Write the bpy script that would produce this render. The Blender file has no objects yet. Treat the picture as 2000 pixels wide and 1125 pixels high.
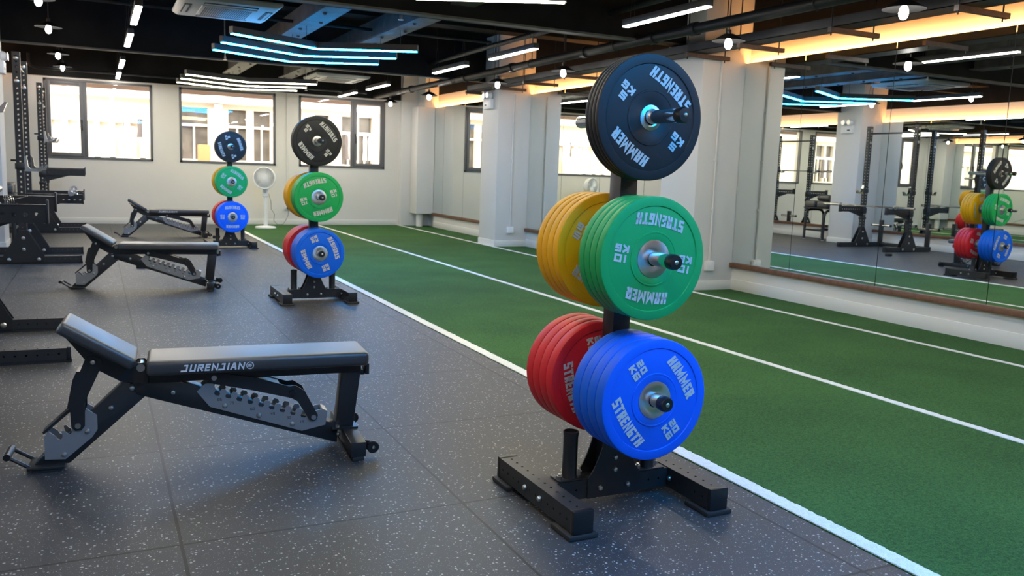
import bpy, bmesh, math, random
from mathutils import Vector, Matrix
random.seed(7)
PI = math.pi
S = bpy.context.scene
COL = S.collection

# ------------------------------------------------------------------ camera, world, exposure
CAM_H = 1.2549
YAW, PITCH, ROLL, FPX = 0.4562, 0.1361, 0.0356, 1663.28
cy, sy, cp, sp = math.cos(YAW), math.sin(YAW), math.cos(PITCH), math.sin(PITCH)
_f = Vector((sy * cp, cy * cp, -sp)); _r = Vector((cy, -sy, 0)); _u = _r.cross(_f)
_rr = math.cos(ROLL) * _r + math.sin(ROLL) * _u
_uu = -math.sin(ROLL) * _r + math.cos(ROLL) * _u
cd = bpy.data.cameras.new('camera'); cam = bpy.data.objects.new('camera', cd); COL.objects.link(cam)
M = Matrix((( _rr.x, _uu.x, -_f.x, 0), (_rr.y, _uu.y, -_f.y, 0), (_rr.z, _uu.z, -_f.z, CAM_H), (0, 0, 0, 1)))
cam.matrix_world = M
cd.sensor_width = 36.0; cd.lens = 36.0 * FPX / 2000.0; cd.clip_start = 0.05; cd.clip_end = 200
cd.dof.use_dof = True; cd.dof.focus_distance = 3.3; cd.dof.aperture_fstop = 6.3
S.camera = cam

W = bpy.data.worlds.new('sky'); S.world = W; W.use_nodes = True
_bg = W.node_tree.nodes['Background']; _bg.inputs[0].default_value = (1.0, 0.95, 0.88, 1); _bg.inputs[1].default_value = 4.5

S.view_settings.view_transform = 'Standard'; S.view_settings.look = 'None'
S.view_settings.exposure = 1.42; S.view_settings.gamma = 1.0; S.view_settings.use_curve_mapping = False
S.cycles.use_denoising = True
S.cycles.sample_clamp_indirect = 4.0; S.cycles.sample_clamp_direct = 0.0
S.cycles.max_bounces = 10; S.cycles.diffuse_bounces = 4; S.cycles.glossy_bounces = 6; S.cycles.transparent_max_bounces = 12
S.cycles.caustics_reflective = True; S.cycles.caustics_refractive = False
S.cycles.blur_glossy = 0.5

# room dimensions (metres; X right, Y away from camera, Z up)
XR, XL = 6.60, -1.76          # outer wall planes
MR, ML = 6.53, -1.69          # mirror faces
YB, YF = 17.86, -4.0
ZC = 3.45                     # ceiling slab
ZM = 2.53                     # mirror top
ZU = 2.80                     # where the dark paint starts on the walls
TURF_X0 = 2.355

# colour and strength of the lights
P_COVE = 2.9     # W per metre of cove strip
L_WHITE = (1.0, 0.95, 0.86); E_LINEAR = 28.0
L_WARM = (1.0, 0.93, 0.62); E_WARM = 16.0
L_BLUE = (0.010, 0.36, 1.0); E_BLUE = 44.0
E_BULB = 85.0

# ------------------------------------------------------------------ materials
def mat(name, col, rough=0.5, metal=0.0, spec=0.5, emit=None, estr=0.0, noise=None, bump=None, coat=0.0):
    m = bpy.data.materials.new(name); m.use_nodes = True
    nt = m.node_tree; b = nt.nodes['Principled BSDF']
    b.inputs['Base Color'].default_value = (*col, 1); b.inputs['Roughness'].default_value = rough
    b.inputs['Metallic'].default_value = metal; b.inputs['Specular IOR Level'].default_value = spec
    if coat: b.inputs['Coat Weight'].default_value = coat; b.inputs['Coat Roughness'].default_value = 0.42
    if emit:
        b.inputs['Emission Color'].default_value = (*emit, 1); b.inputs['Emission Strength'].default_value = estr
    tc = None
    if noise or bump:
        tc = nt.nodes.new('ShaderNodeTexCoord')
    if noise:            # (scale, amount)
        n = nt.nodes.new('ShaderNodeTexNoise'); n.inputs['Scale'].default_value = noise[0]; n.inputs['Detail'].default_value = 4
        nt.links.new(tc.outputs['Object'], n.inputs['Vector'])
        r = nt.nodes.new('ShaderNodeValToRGB')
        a = noise[1]
        r.color_ramp.elements[0].position = 0.3; r.color_ramp.elements[1].position = 0.7
        r.color_ramp.elements[0].color = (*[c * (1 - a) for c in col], 1)
        r.color_ramp.elements[1].color = (*[min(1, c * (1 + a)) for c in col], 1)
        nt.links.new(n.outputs['Fac'], r.inputs['Fac']); nt.links.new(r.outputs['Color'], b.inputs['Base Color'])
    if bump:             # (scale, strength, distance)
        n = nt.nodes.new('ShaderNodeTexNoise'); n.inputs['Scale'].default_value = bump[0]; n.inputs['Detail'].default_value = 3
        nt.links.new(tc.outputs['Object'], n.inputs['Vector'])
        bp = nt.nodes.new('ShaderNodeBump'); bp.inputs['Strength'].default_value = bump[1]; bp.inputs['Distance'].default_value = bump[2]
        nt.links.new(n.outputs['Fac'], bp.inputs['Height']); nt.links.new(bp.outputs['Normal'], b.inputs['Normal'])
    return m

M_WALL = mat('wall_paint', (0.69, 0.665, 0.615), 0.6, noise=(1.3, 0.03), bump=(60, 0.05, 0.002))
M_WALLW = mat('pillar_paint', (0.69, 0.675, 0.645), 0.55, bump=(60, 0.05, 0.002))
M_BASE = mat('baseboard_paint', (0.72, 0.71, 0.66), 0.5)
M_BLACKP = mat('black_paint', (0.009, 0.0085, 0.0085), 0.8, spec=0.15, noise=(3, 0.3), bump=(30, 0.2, 0.004))
M_BEAMFL = mat('beam_flange_paint', (0.075, 0.07, 0.062), 0.6, noise=(6, 0.35), bump=(12, 0.3, 0.01))
M_PIPE = mat('dark_pipe', (0.011, 0.0115, 0.013), 0.5, spec=0.3, noise=(8, 0.3))
M_RUST = mat('steel_channel', (0.06, 0.04, 0.032), 0.6, noise=(20, 0.3))
M_WOOD = mat('ledge_wood', (0.17, 0.075, 0.04), 0.5, noise=(14, 0.25))
M_STEELB = mat('black_powdercoat', (0.022, 0.0225, 0.024), 0.42, spec=0.5, bump=(900, 0.06, 0.0004))
M_STEELB2 = mat('black_satin_steel', (0.020, 0.0205, 0.022), 0.33, bump=(700, 0.05, 0.0004))
M_RUBB = mat('black_rubber', (0.018, 0.018, 0.019), 0.7)
M_CAP = mat('black_plastic', (0.012, 0.012, 0.013), 0.35)
M_VINYL = mat('black_vinyl', (0.022, 0.022, 0.024), 0.48, spec=1.0, coat=0.7, bump=(260, 0.12, 0.0008))
M_GREYP = mat('grey_plate_paint', (0.34, 0.345, 0.35), 0.4, metal=0.5)
M_CHROME = mat('chrome', (0.78, 0.78, 0.78), 0.12, metal=1.0)
M_BRUSH = mat('brushed_steel', (0.62, 0.62, 0.62), 0.3, metal=1.0)
M_RADIAL = mat('turned_steel', (0.62, 0.62, 0.62), 0.3, metal=1.0)
_nt = M_RADIAL.node_tree; _b = _nt.nodes['Principled BSDF']; _b.inputs['Anisotropic'].default_value = 0.85
_tn = _nt.nodes.new('ShaderNodeTangent'); _tn.direction_type = 'RADIAL'; _tn.axis = 'Y'; _nt.links.new(_tn.outputs[0], _b.inputs['Tangent'])
M_BOLT = mat('zinc_bolt', (0.62, 0.62, 0.60), 0.28, metal=1.0)
M_PRINT = mat('white_print', (0.80, 0.80, 0.80), 0.5)
M_LETT = mat('grey_lettering', (0.55, 0.55, 0.54), 0.55)
M_ENGR = mat('engraved_mark', (0.05, 0.05, 0.05), 0.6)
M_FRAME = mat('window_frame_grey', (0.13, 0.13, 0.135), 0.45)
M_WHITEPL = mat('white_plastic', (0.80, 0.80, 0.80), 0.4)
M_ACW = mat('unit_white', (0.44, 0.44, 0.425), 0.45)
M_DARKG = mat('dark_slot', (0.03, 0.03, 0.03), 0.6)
M_FIXT = mat('fixture_grey', (0.045, 0.042, 0.04), 0.5)
M_SHADE = mat('matt_black_shade', (0.005, 0.005, 0.005), 0.85, spec=0.15)
M_CABLE = mat('cable', (0.015, 0.015, 0.015), 0.6)
M_LAMPW = mat('linear_diffuser', (0.9, 0.9, 0.9), 0.4, emit=L_WHITE, estr=E_LINEAR)
M_LAMPY = mat('warm_diffuser', (0.9, 0.9, 0.8), 0.4, emit=L_WARM, estr=E_WARM)
M_LAMPB = mat('blue_diffuser', (0.5, 0.7, 0.9), 0.4, emit=L_BLUE, estr=E_BLUE)
M_BULB = mat('bulb_glass', (0.9, 0.9, 0.9), 0.3, emit=(1.0, 0.95, 0.9), estr=E_BULB)
M_LED = mat('cove_led', (0.9, 0.7, 0.4), 0.4, emit=(1.0, 0.5, 0.16), estr=3.0)
M_SOFFIT = mat('outdoor_soffit', (0.13, 0.065, 0.045), 0.8, noise=(5, 0.15))
M_FACADE = mat('facade_paint', (0.62, 0.545, 0.455), 0.8)
M_FACADE2 = mat('facade_trim', (0.75, 0.70, 0.62), 0.8)
M_FPANE = mat('facade_glass', (0.13, 0.115, 0.10), 0.4, noise=(3, 0.4))
M_GROUND = mat('outdoor_paving', (0.6, 0.57, 0.53), 0.9)
M_CLOTH_W = mat('white_cloth', (0.85, 0.84, 0.83), 0.9)
M_CLOTH_D = mat('dark_cloth', (0.12, 0.10, 0.10), 0.9)
M_CLOTH_O = mat('orange_cloth', (0.55, 0.24, 0.10), 0.9)
M_CLOTH_B = mat('light_blue_plastic', (0.25, 0.55, 0.75), 0.6)

PLC = {'black': (0.021, 0.021, 0.022), 'green': (0.012, 0.36, 0.095), 'yellow': (0.84, 0.43, 0.004),
       'red': (0.68, 0.02, 0.03), 'blue': (0.002, 0.125, 0.78)}
M_PL = {k: mat(k + '_plate_rubber', v, 0.5, spec=0.3) for k, v in PLC.items()}

# mirror glass
M_MIRROR = bpy.data.materials.new('mirror_glass'); M_MIRROR.use_nodes = True
_nt = M_MIRROR.node_tree; _b = _nt.nodes['Principled BSDF']
_b.inputs['Base Color'].default_value = (0.83, 0.865, 0.84, 1); _b.inputs['Metallic'].default_value = 1; _b.inputs['Roughness'].default_value = 0.0
M_BACKING = mat('mirror_backing', (0.05, 0.05, 0.05), 0.5)

# window glass: mostly clear with a faint reflection
M_GLASS = bpy.data.materials.new('window_glass'); M_GLASS.use_nodes = True
_nt = M_GLASS.node_tree; _nt.nodes.remove(_nt.nodes['Principled BSDF'])
_o = _nt.nodes['Material Output']; _t = _nt.nodes.new('ShaderNodeBsdfTransparent'); _t.inputs[0].default_value = (0.95, 0.96, 0.95, 1)
_g = _nt.nodes.new('ShaderNodeBsdfGlossy'); _g.inputs['Roughness'].default_value = 0.02
_ge = _nt.nodes.new('ShaderNodeNewGeometry'); _dt = _nt.nodes.new('ShaderNodeVectorMath'); _dt.operation = 'DOT_PRODUCT'
_nt.links.new(_ge.outputs['Normal'], _dt.inputs[0]); _nt.links.new(_ge.outputs['Incoming'], _dt.inputs[1])
def _m(op, a, b=None):
    n = _nt.nodes.new('ShaderNodeMath'); n.operation = op; _nt.links.new(a, n.inputs[0])
    if b is not None: n.inputs[1].default_value = b
    return n.outputs[0]
_ab = _m('ABSOLUTE', _dt.outputs['Value']); _iv = _m('MULTIPLY', _ab, -1.0); _iv = _m('ADD', _iv, 1.0)
_fr = _m('ADD', _m('MULTIPLY', _m('POWER', _iv, 5.0), 0.9), 0.035)
_mx = _nt.nodes.new('ShaderNodeMixShader')
_nt.links.new(_fr, _mx.inputs[0]); _nt.links.new(_t.outputs[0], _mx.inputs[1]); _nt.links.new(_g.outputs[0], _mx.inputs[2])
_nt.links.new(_mx.outputs[0], _o.inputs[0])

def nodes(m):
    nt = m.node_tree
    def new(t, **kw):
        n = nt.nodes.new(t)
        for k, v in kw.items(): setattr(n, k, v)
        return n
    def math_(op, a, b=None, c=None):
        n = nt.nodes.new('ShaderNodeMath'); n.operation = op
        for i, v in enumerate((a, b, c)):
            if v is None: continue
            if hasattr(v, 'is_linked') or hasattr(v, 'links'): nt.links.new(v, n.inputs[i])
            else: n.inputs[i].default_value = v
        return n.outputs[0]
    return nt, new, math_

# rubber floor: 1 m tiles with thin seams and pale flecks
M_FLOOR = bpy.data.materials.new('rubber_tiles'); M_FLOOR.use_nodes = True
nt, new, mth = nodes(M_FLOOR); b = nt.nodes['Principled BSDF']
geo = new('ShaderNodeNewGeometry'); sep = new('ShaderNodeSeparateXYZ'); nt.links.new(geo.outputs['Position'], sep.inputs[0])
def seamdist(o, off):
    fr = mth('FRACT', mth('SUBTRACT', o, off)); return mth('MINIMUM', fr, mth('SUBTRACT', 1.0, fr))
# slight waviness of the cut edges
wn = new('ShaderNodeTexNoise'); wn.inputs['Scale'].default_value = 6.0; nt.links.new(geo.outputs['Position'], wn.inputs['Vector'])
wob = mth('MULTIPLY', mth('SUBTRACT', wn.outputs['Fac'], 0.5), 0.006)
dx = seamdist(mth('ADD', sep.outputs[0], wob), 0.2215); dy = seamdist(mth('ADD', sep.outputs[1], wob), 0.8482)
d = mth('MINIMUM', dx, dy)
seam = mth('LESS_THAN', d, 0.0055)
vor = new('ShaderNodeTexVoronoi'); vor.inputs['Scale'].default_value = 88.0; nt.links.new(geo.outputs['Position'], vor.inputs['Vector'])
sc = new('ShaderNodeSeparateColor'); nt.links.new(vor.outputs['Color'], sc.inputs[0])
thr = mth('MULTIPLY', sc.outputs[1], 0.42)
fleck = mth('MULTIPLY', mth('LESS_THAN', vor.outputs['Distance'], thr), mth('GREATER_THAN', sc.outputs[0], 0.58))
vor2 = new('ShaderNodeTexVoronoi'); vor2.inputs['Scale'].default_value = 210.0; nt.links.new(geo.outputs['Position'], vor2.inputs['Vector'])
sc2 = new('ShaderNodeSeparateColor'); nt.links.new(vor2.outputs['Color'], sc2.inputs[0])
fleck2 = mth('MULTIPLY', mth('LESS_THAN', vor2.outputs['Distance'], 0.33), mth('GREATER_THAN', sc2.outputs[0], 0.80))
big = new('ShaderNodeTexNoise'); big.inputs['Scale'].default_value = 1.1; big.inputs['Detail'].default_value = 3; nt.links.new(geo.outputs['Position'], big.inputs['Vector'])
# per-tile tone
fx = mth('FLOOR', mth('SUBTRACT', sep.outputs[0], 0.2215)); fy = mth('FLOOR', mth('SUBTRACT', sep.outputs[1], 0.8482))
cmb = new('ShaderNodeCombineXYZ'); nt.links.new(fx, cmb.inputs[0]); nt.links.new(fy, cmb.inputs[1])
wh = new('ShaderNodeTexWhiteNoise'); nt.links.new(cmb.outputs[0], wh.inputs['Vector'])
tone = mth('ADD', mth('MULTIPLY', wh.outputs['Value'], 0.25), mth('ADD', 0.70, mth('MULTIPLY', big.outputs['Fac'], 0.35)))
mixf = new('ShaderNodeMix', data_type='RGBA')
mixf.inputs['A'].default_value = (0.043, 0.045, 0.049, 1); mixf.inputs['B'].default_value = (0.36, 0.36, 0.36, 1)
nt.links.new(mth('MINIMUM', 1.0, mth('ADD', fleck, mth('MULTIPLY', fleck2, 0.4))), mixf.inputs['Factor'])
mul = new('ShaderNodeMix', data_type='RGBA', blend_type='MULTIPLY'); mul.inputs['Factor'].default_value = 1.0
nt.links.new(mixf.outputs['Result'], mul.inputs['A']); nt.links.new(tone, mul.inputs['B'])
mixs = new('ShaderNodeMix', data_type='RGBA'); mixs.inputs['B'].default_value = (0.008, 0.008, 0.009, 1)
nt.links.new(seam, mixs.inputs['Factor']); nt.links.new(mul.outputs['Result'], mixs.inputs['A'])
nt.links.new(mixs.outputs['Result'], b.inputs['Base Color'])
b.inputs['Roughness'].default_value = 0.47; b.inputs['Specular IOR Level'].default_value = 0.42
gn = new('ShaderNodeTexNoise'); gn.inputs['Scale'].default_value = 260; nt.links.new(geo.outputs['Position'], gn.inputs['Vector'])
bp = new('ShaderNodeBump'); bp.inputs['Strength'].default_value = 0.25; bp.inputs['Distance'].default_value = 0.002
nt.links.new(mth('SUBTRACT', gn.outputs['Fac'], mth('MULTIPLY', seam, 3.0)), bp.inputs['Height']); nt.links.new(bp.outputs['Normal'], b.inputs['Normal'])

def turf_mat(name, c0, c1):
    m = bpy.data.materials.new(name); m.use_nodes = True
    nt, new, mth = nodes(m); b = nt.nodes['Principled BSDF']
    geo = new('ShaderNodeNewGeometry')
    n1 = new('ShaderNodeTexNoise'); n1.inputs['Scale'].default_value = 190; n1.inputs['Detail'].default_value = 2
    n2 = new('ShaderNodeTexNoise'); n2.inputs['Scale'].default_value = 1.4; n2.inputs['Detail'].default_value = 3
    n3 = new('ShaderNodeTexNoise'); n3.inputs['Scale'].default_value = 55; n3.inputs['Detail'].default_value = 3
    for n in (n1, n2, n3): nt.links.new(geo.outputs['Position'], n.inputs['Vector'])
    f = mth('ADD', mth('MULTIPLY', n1.outputs['Fac'], 0.65), mth('ADD', mth('MULTIPLY', n3.outputs['Fac'], 0.35), mth('MULTIPLY', mth('SUBTRACT', n2.outputs['Fac'], 0.5), 0.25)))
    r = new('ShaderNodeValToRGB'); r.color_ramp.elements[0].position = 0.33; r.color_ramp.elements[1].position = 0.66
    r.color_ramp.elements[0].color = (*c0, 1); r.color_ramp.elements[1].color = (*c1, 1)
    nt.links.new(f, r.inputs['Fac']); nt.links.new(r.outputs['Color'], b.inputs['Base Color'])
    b.inputs['Roughness'].default_value = 0.85; b.inputs['Specular IOR Level'].default_value = 0.2
    bp = new('ShaderNodeBump'); bp.inputs['Strength'].default_value = 0.7; bp.inputs['Distance'].default_value = 0.006
    nt.links.new(n1.outputs['Fac'], bp.inputs['Height']); nt.links.new(bp.outputs['Normal'], b.inputs['Normal'])
    return m
M_TURF = turf_mat('turf_green', (0.015, 0.058, 0.015), (0.062, 0.170, 0.042))
M_TLINE = turf_mat('turf_white', (0.70, 0.70, 0.68), (0.95, 0.95, 0.93))

# ------------------------------------------------------------------ mesh builder
class MB:
    def __init__(s): s.v = []; s.f = []
    def add(s, vs, fs):
        o = len(s.v); s.v += [tuple(v) for v in vs]; s.f += [tuple(o + i for i in f) for f in fs]; return s
    def box(s, x0, x1, y0, y1, z0, z1):
        vs = [(x, y, z) for z in (z0, z1) for y in (y0, y1) for x in (x0, x1)]
        return s.add(vs, [(0, 2, 3, 1), (4, 5, 7, 6), (0, 1, 5, 4), (2, 6, 7, 3), (0, 4, 6, 2), (1, 3, 7, 5)])
    def cyl(s, a, b, r, n=20, r2=None, caps=True):
        a = Vector(a); b = Vector(b); r2 = r if r2 is None else r2
        d = (b - a).normalized(); t = Vector((0, 0, 1)) if abs(d.z) < 0.9 else Vector((1, 0, 0))
        p = d.cross(t).normalized(); q = d.cross(p)
        vs = []
        for c, rr in ((a, r), (b, r2)):
            for i in range(n):
                an = 2 * PI * i / n; vs.append(c + p * (rr * math.cos(an)) + q * (rr * math.sin(an)))
        fs = [(i, i + n, (i + 1) % n + n, (i + 1) % n) for i in range(n)]
        if caps: fs += [tuple(range(n)), tuple(range(2 * n - 1, n - 1, -1))]
        return s.add(vs, fs)
    def tube(s, path, r, n=12, closed=False):
        path = [Vector(p) for p in path]; m = len(path); rings = []
        prev = None
        for i, p in enumerate(path):
            if closed: d = (path[(i + 1) % m] - path[i - 1]).normalized()
            else: d = (path[min(i + 1, m - 1)] - path[max(i - 1, 0)]).normalized()
            if prev is None:
                t = Vector((0, 0, 1)) if abs(d.z) < 0.9 else Vector((1, 0, 0)); u = d.cross(t).normalized()
            else:
                u = (prev - d * prev.dot(d)).normalized()
            prev = u; w = d.cross(u)
            rings.append([p + u * (r * math.cos(2 * PI * k / n)) + w * (r * math.sin(2 * PI * k / n)) for k in range(n)])
        vs = [v for rg in rings for v in rg]; fs = []
        for i in range(m if closed else m - 1):
            for k in range(n):
                a = i * n; b2 = ((i + 1) % m) * n
                fs.append((a + k, b2 + k, b2 + (k + 1) % n, a + (k + 1) % n))
        if not closed: fs += [tuple(range(n)), tuple(range(m * n - 1, (m - 1) * n - 1, -1))]
        return s.add(vs, fs)
    def lathe(s, prof, n=48, axis='Y', c=(0, 0, 0)):
        """prof: (radius, height along axis) list"""
        vs = []; fs = []
        for r, h in prof:
            for k in range(n):
                a = 2 * PI * k / n; x, z = r * math.cos(a), r * math.sin(a)
                vs.append((c[0] + x, c[1] + h, c[2] + z) if axis == 'Y' else ((c[0] + x, c[1] + z, c[2] + h) if axis == 'Z' else (c[0] + h, c[1] + x, c[2] + z)))
        for i in range(len(prof) - 1):
            for k in range(n):
                fs.append((i * n + k, i * n + (k + 1) % n, (i + 1) * n + (k + 1) % n, (i + 1) * n + k))
        return s.add(vs, fs)
    def prism(s, poly, w0, w1, fr=lambda u, w, z: (u, w, z)):
        """poly in (u,z), extruded along w"""
        n = len(poly)
        vs = [fr(u, w0, z) for u, z in poly] + [fr(u, w1, z) for u, z in poly]
        fs = [tuple(range(n)), tuple(range(2 * n - 1, n - 1, -1))]
        fs += [(i, i + n, (i + 1) % n + n, (i + 1) % n) for i in range(n)]
        return s.add(vs, fs)
    def dome(s, c, d, r, h, n=14):
        """low dome (bolt head) at c pointing along d"""
        c = Vector(c); d = Vector(d).normalized(); t = Vector((0, 0, 1)) if abs(d.z) < 0.9 else Vector((1, 0, 0))
        p = d.cross(t).normalized(); q = d.cross(p); vs = []; fs = []
        pr = [(r, 0), (r, h * 0.3), (r * 0.75, h * 0.8), (r * 0.35, h)]
        for rr, hh in pr:
            for k in range(n):
                a = 2 * PI * k / n; vs.append(c + d * hh + p * (rr * math.cos(a)) + q * (rr * math.sin(a)))
        for i in range(len(pr) - 1):
            for k in range(n): fs.append((i * n + k, i * n + (k + 1) % n, (i + 1) * n + (k + 1) % n, (i + 1) * n + k))
        fs.append(tuple(range((len(pr) - 1) * n, len(pr) * n)))
        return s.add(vs, fs)
    def xform(s, fn, i0=0):
        s.v[i0:] = [tuple(fn(Vector(v))) for v in s.v[i0:]]; return s
    def mesh(s, name, m, bevel=0, seg=2, ang=35):
        me = bpy.data.meshes.new(name)
        bm = bmesh.new(); vv = [bm.verts.new(v) for v in s.v]
        for f in s.f:
            try: bm.faces.new([vv[i] for i in f])
            except ValueError: pass
        bmesh.ops.recalc_face_normals(bm, faces=bm.faces)
        if bevel:
            es = [e for e in bm.edges if len(e.link_faces) == 2 and e.calc_face_angle(0) > 0.5]
            bmesh.ops.bevel(bm, geom=es, offset=bevel, segments=seg, profile=0.5, affect='EDGES', clamp_overlap=True)
        bm.to_mesh(me); bm.free()
        me.polygons.foreach_set('use_smooth', [True] * len(me.polygons))
        me.set_sharp_from_angle(angle=math.radians(ang))
        me.materials.append(m)
        return me

def bolts(parent, items, m=None, name='bolt'):
    for c, d_, r, h in items: part(name, MB().dome(c, d_, r, h), m or M_BOLT, parent)
def link(name, me, parent=None, loc=(0, 0, 0), rot=(0, 0, 0)):
    o = bpy.data.objects.new(name, me); COL.objects.link(o); o.location = loc; o.rotation_euler = rot
    if parent: o.parent = parent
    return o
def part(name, mb, m, parent=None, bevel=0, seg=2, label=None, loc=(0, 0, 0), rot=(0, 0, 0), ang=35):
    o = link(name, mb.mesh(name, m, bevel, seg, ang), parent, loc, rot)
    if label: o['label'] = label
    return o
def tag(o, label, cat, group=None):
    o['label'] = label; o['category'] = cat
    if group: o['group'] = group
    return o
def thing(name, label, cat, loc=(0, 0, 0), rz=0, group=None):
    o = bpy.data.objects.new(name, None); COL.objects.link(o); o.location = loc; o.rotation_euler = (0, 0, rz); o.empty_display_size = 0.1
    return tag(o, label, cat, group)
def struct(name, mb, m, parent=None, bevel=0):
    o = part(name, mb, m, parent, bevel)
    if not parent: o['kind'] = 'structure'
    return o
def kids(o): return [c for c in bpy.data.objects if c.parent == o]
def dup(root, loc, rz, label, group=None, skip=()):
    r = root.copy(); COL.objects.link(r); r.location = loc; r.rotation_euler = (0, 0, rz); r['label'] = label
    if group: r['group'] = group
    for ch in kids(root):
        if ch.name.split('.')[0] in skip: continue
        c = ch.copy(); COL.objects.link(c); c.parent = r
        for g in kids(ch):
            if g.name.split('.')[0] in skip: continue
            d_ = g.copy(); COL.objects.link(d_); d_.parent = c
    return r

# ------------------------------------------------------------------ block lettering
GL = {
 'H': [[(0, 0), (0, 1)], [(1, 0), (1, 1)], [(0, .5), (1, .5)]],
 'A': [[(0, 0), (.12, 1), (1, 1), (1, 0)], [(.05, .4), (1, .4)]],
 'a': [[(-.05, 0), (.36, 1), (.64, 1), (1.05, 0)], [(.12, .3), (.88, .3)]],
 'M': [[(0, 0), (0, 1), (.5, .25), (1, 1), (1, 0)]],
 'E': [[(1, 0), (0, 0), (0, 1), (1, 1)], [(0, .5), (.85, .5)]],
 'R': [[(0, 0), (0, 1), (1, 1), (1, .5), (0, .5)], [(.45, .5), (1, 0)]],
 'S': [[(0, 0), (1, 0), (1, .5), (0, .5), (0, 1), (1, 1)]],
 'T': [[(.5, 0), (.5, 1)], [(-.05, 1), (1.05, 1)]],
 'N': [[(0, 0), (0, 1), (1, 0), (1, 1)]],
 'G': [[(1, 1), (0, 1), (0, 0), (1, 0), (1, .48), (.5, .48)]],
 'K': [[(0, 0), (0, 1)], [(1, 1), (.15, .5), (1, 0)]],
 'J': [[(-.25, 0), (.85, 0), (.85, 1), (.3, 1)]],
 'U': [[(0, 1), (0, 0), (1, 0), (1, 1)]], 'I': [[(.5, 0), (.5, 1)]],
 '0': [[(0, 0), (0, 1), (1, 1), (1, 0), (0, 0)]],
 '1': [[(.55, 0), (.55, 1)]],
 '2': [[(0, 1), (1, 1), (1, .5), (0, .5), (0, 0), (1, 0)]],
 '3': [[(0, 1), (1, 1), (1, 0), (0, 0)], [(.2, .5), (1, .5)]],
 '4': [[(0, 1), (0, .4), (1, .4)], [(.8, 1), (.8, 0)]],
 '5': [[(1, 1), (0, 1), (0, .5), (1, .5), (1, 0), (0, 0)]],
 '6': [[(1, 1), (0, 1), (0, 0), (1, 0), (1, .5), (0, .5)]],
 '7': [[(0, 1), (1, 1), (.35, 0)]],
 '8': [[(0, 0), (0, 1), (1, 1), (1, 0), (0, 0)], [(0, .5), (1, .5)]],
}
NARROW = {'I': .35, '1': .45, 'M': 1.45, 'E': .85, 'N': 1.1}
def stroke_quads(pts, w):
    pts = [Vector((p[0], p[1], 0)) for p in pts]; n = len(pts); L = []; R = []
    closed = (pts[0] - pts[-1]).length < 1e-6
    for i in range(n):
        if closed and i in (0, n - 1): a = pts[n - 2]; c = pts[1]
        else: a = pts[i - 1] if i else None; c = pts[i + 1] if i < n - 1 else None
        p = pts[i]
        d1 = (p - a).normalized() if a is not None else None; d2 = (c - p).normalized() if c is not None else None
        if d1 is None: d1 = d2
        if d2 is None: d2 = d1
        n1 = Vector((-d1.y, d1.x, 0)); n2 = Vector((-d2.y, d2.x, 0)); m = (n1 + n2)
        if m.length < 1e-4: m = n1
        m.normalize(); k = 1 / max(0.45, m.dot(n1)); off = m * (w / 2 * k)
        L.append(p + off); R.append(p - off)
    return [(L[i], L[i + 1], R[i + 1], R[i]) for i in range(n - 1)]
def text_mb(s, w, h, stroke, th, place, gap=0.34, slant=0.0, mb=None):
    """text in a box w x h centred at 0; place(x,y,d) -> world point, d = height above the surface"""
    mb = mb or MB()
    ws = [NARROW.get(c, 1.0) for c in s]; tot = sum(ws) + gap * (len(s) - 1) * 1.0
    unit = w / (tot + stroke / h * 0 + 0.001); x = -w / 2
    # cell unit: letter advance in metres
    for c, lw in zip(s, ws):
        cw = unit * lw
        if c in GL:
            for st in GL[c]:
                iw = max(cw - stroke, 0.0005); ih = h - stroke
                pts = [(x + stroke / 2 + p[0] * iw, -h / 2 + stroke / 2 + p[1] * ih) for p in st]
                # open stroke ends reach the box edge
                if pts[0] != pts[-1]:
                    for i, j in ((0, 1), (-1, -2)):
                        v = Vector((pts[i][0] - pts[j][0], pts[i][1] - pts[j][1]));
                        if abs(v.y) > abs(v.x) * 0.4 or True:
                            v = v.normalized() * (stroke / 2); pts[i] = (pts[i][0] + v.x, pts[i][1] + v.y)
                for q in stroke_quads(pts, stroke):
                    b_ = [place(p.x + slant * p.y, p.y, 0) for p in q]; t_ = [place(p.x + slant * p.y, p.y, th) for p in q]
                    mb.add(b_ + t_, [(0, 1, 2, 3), (4, 5, 6, 7), (0, 4, 5, 1), (1, 5, 6, 2), (2, 6, 7, 3), (3, 7, 4, 0)])
        x += cw + unit * gap
    return mb

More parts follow.
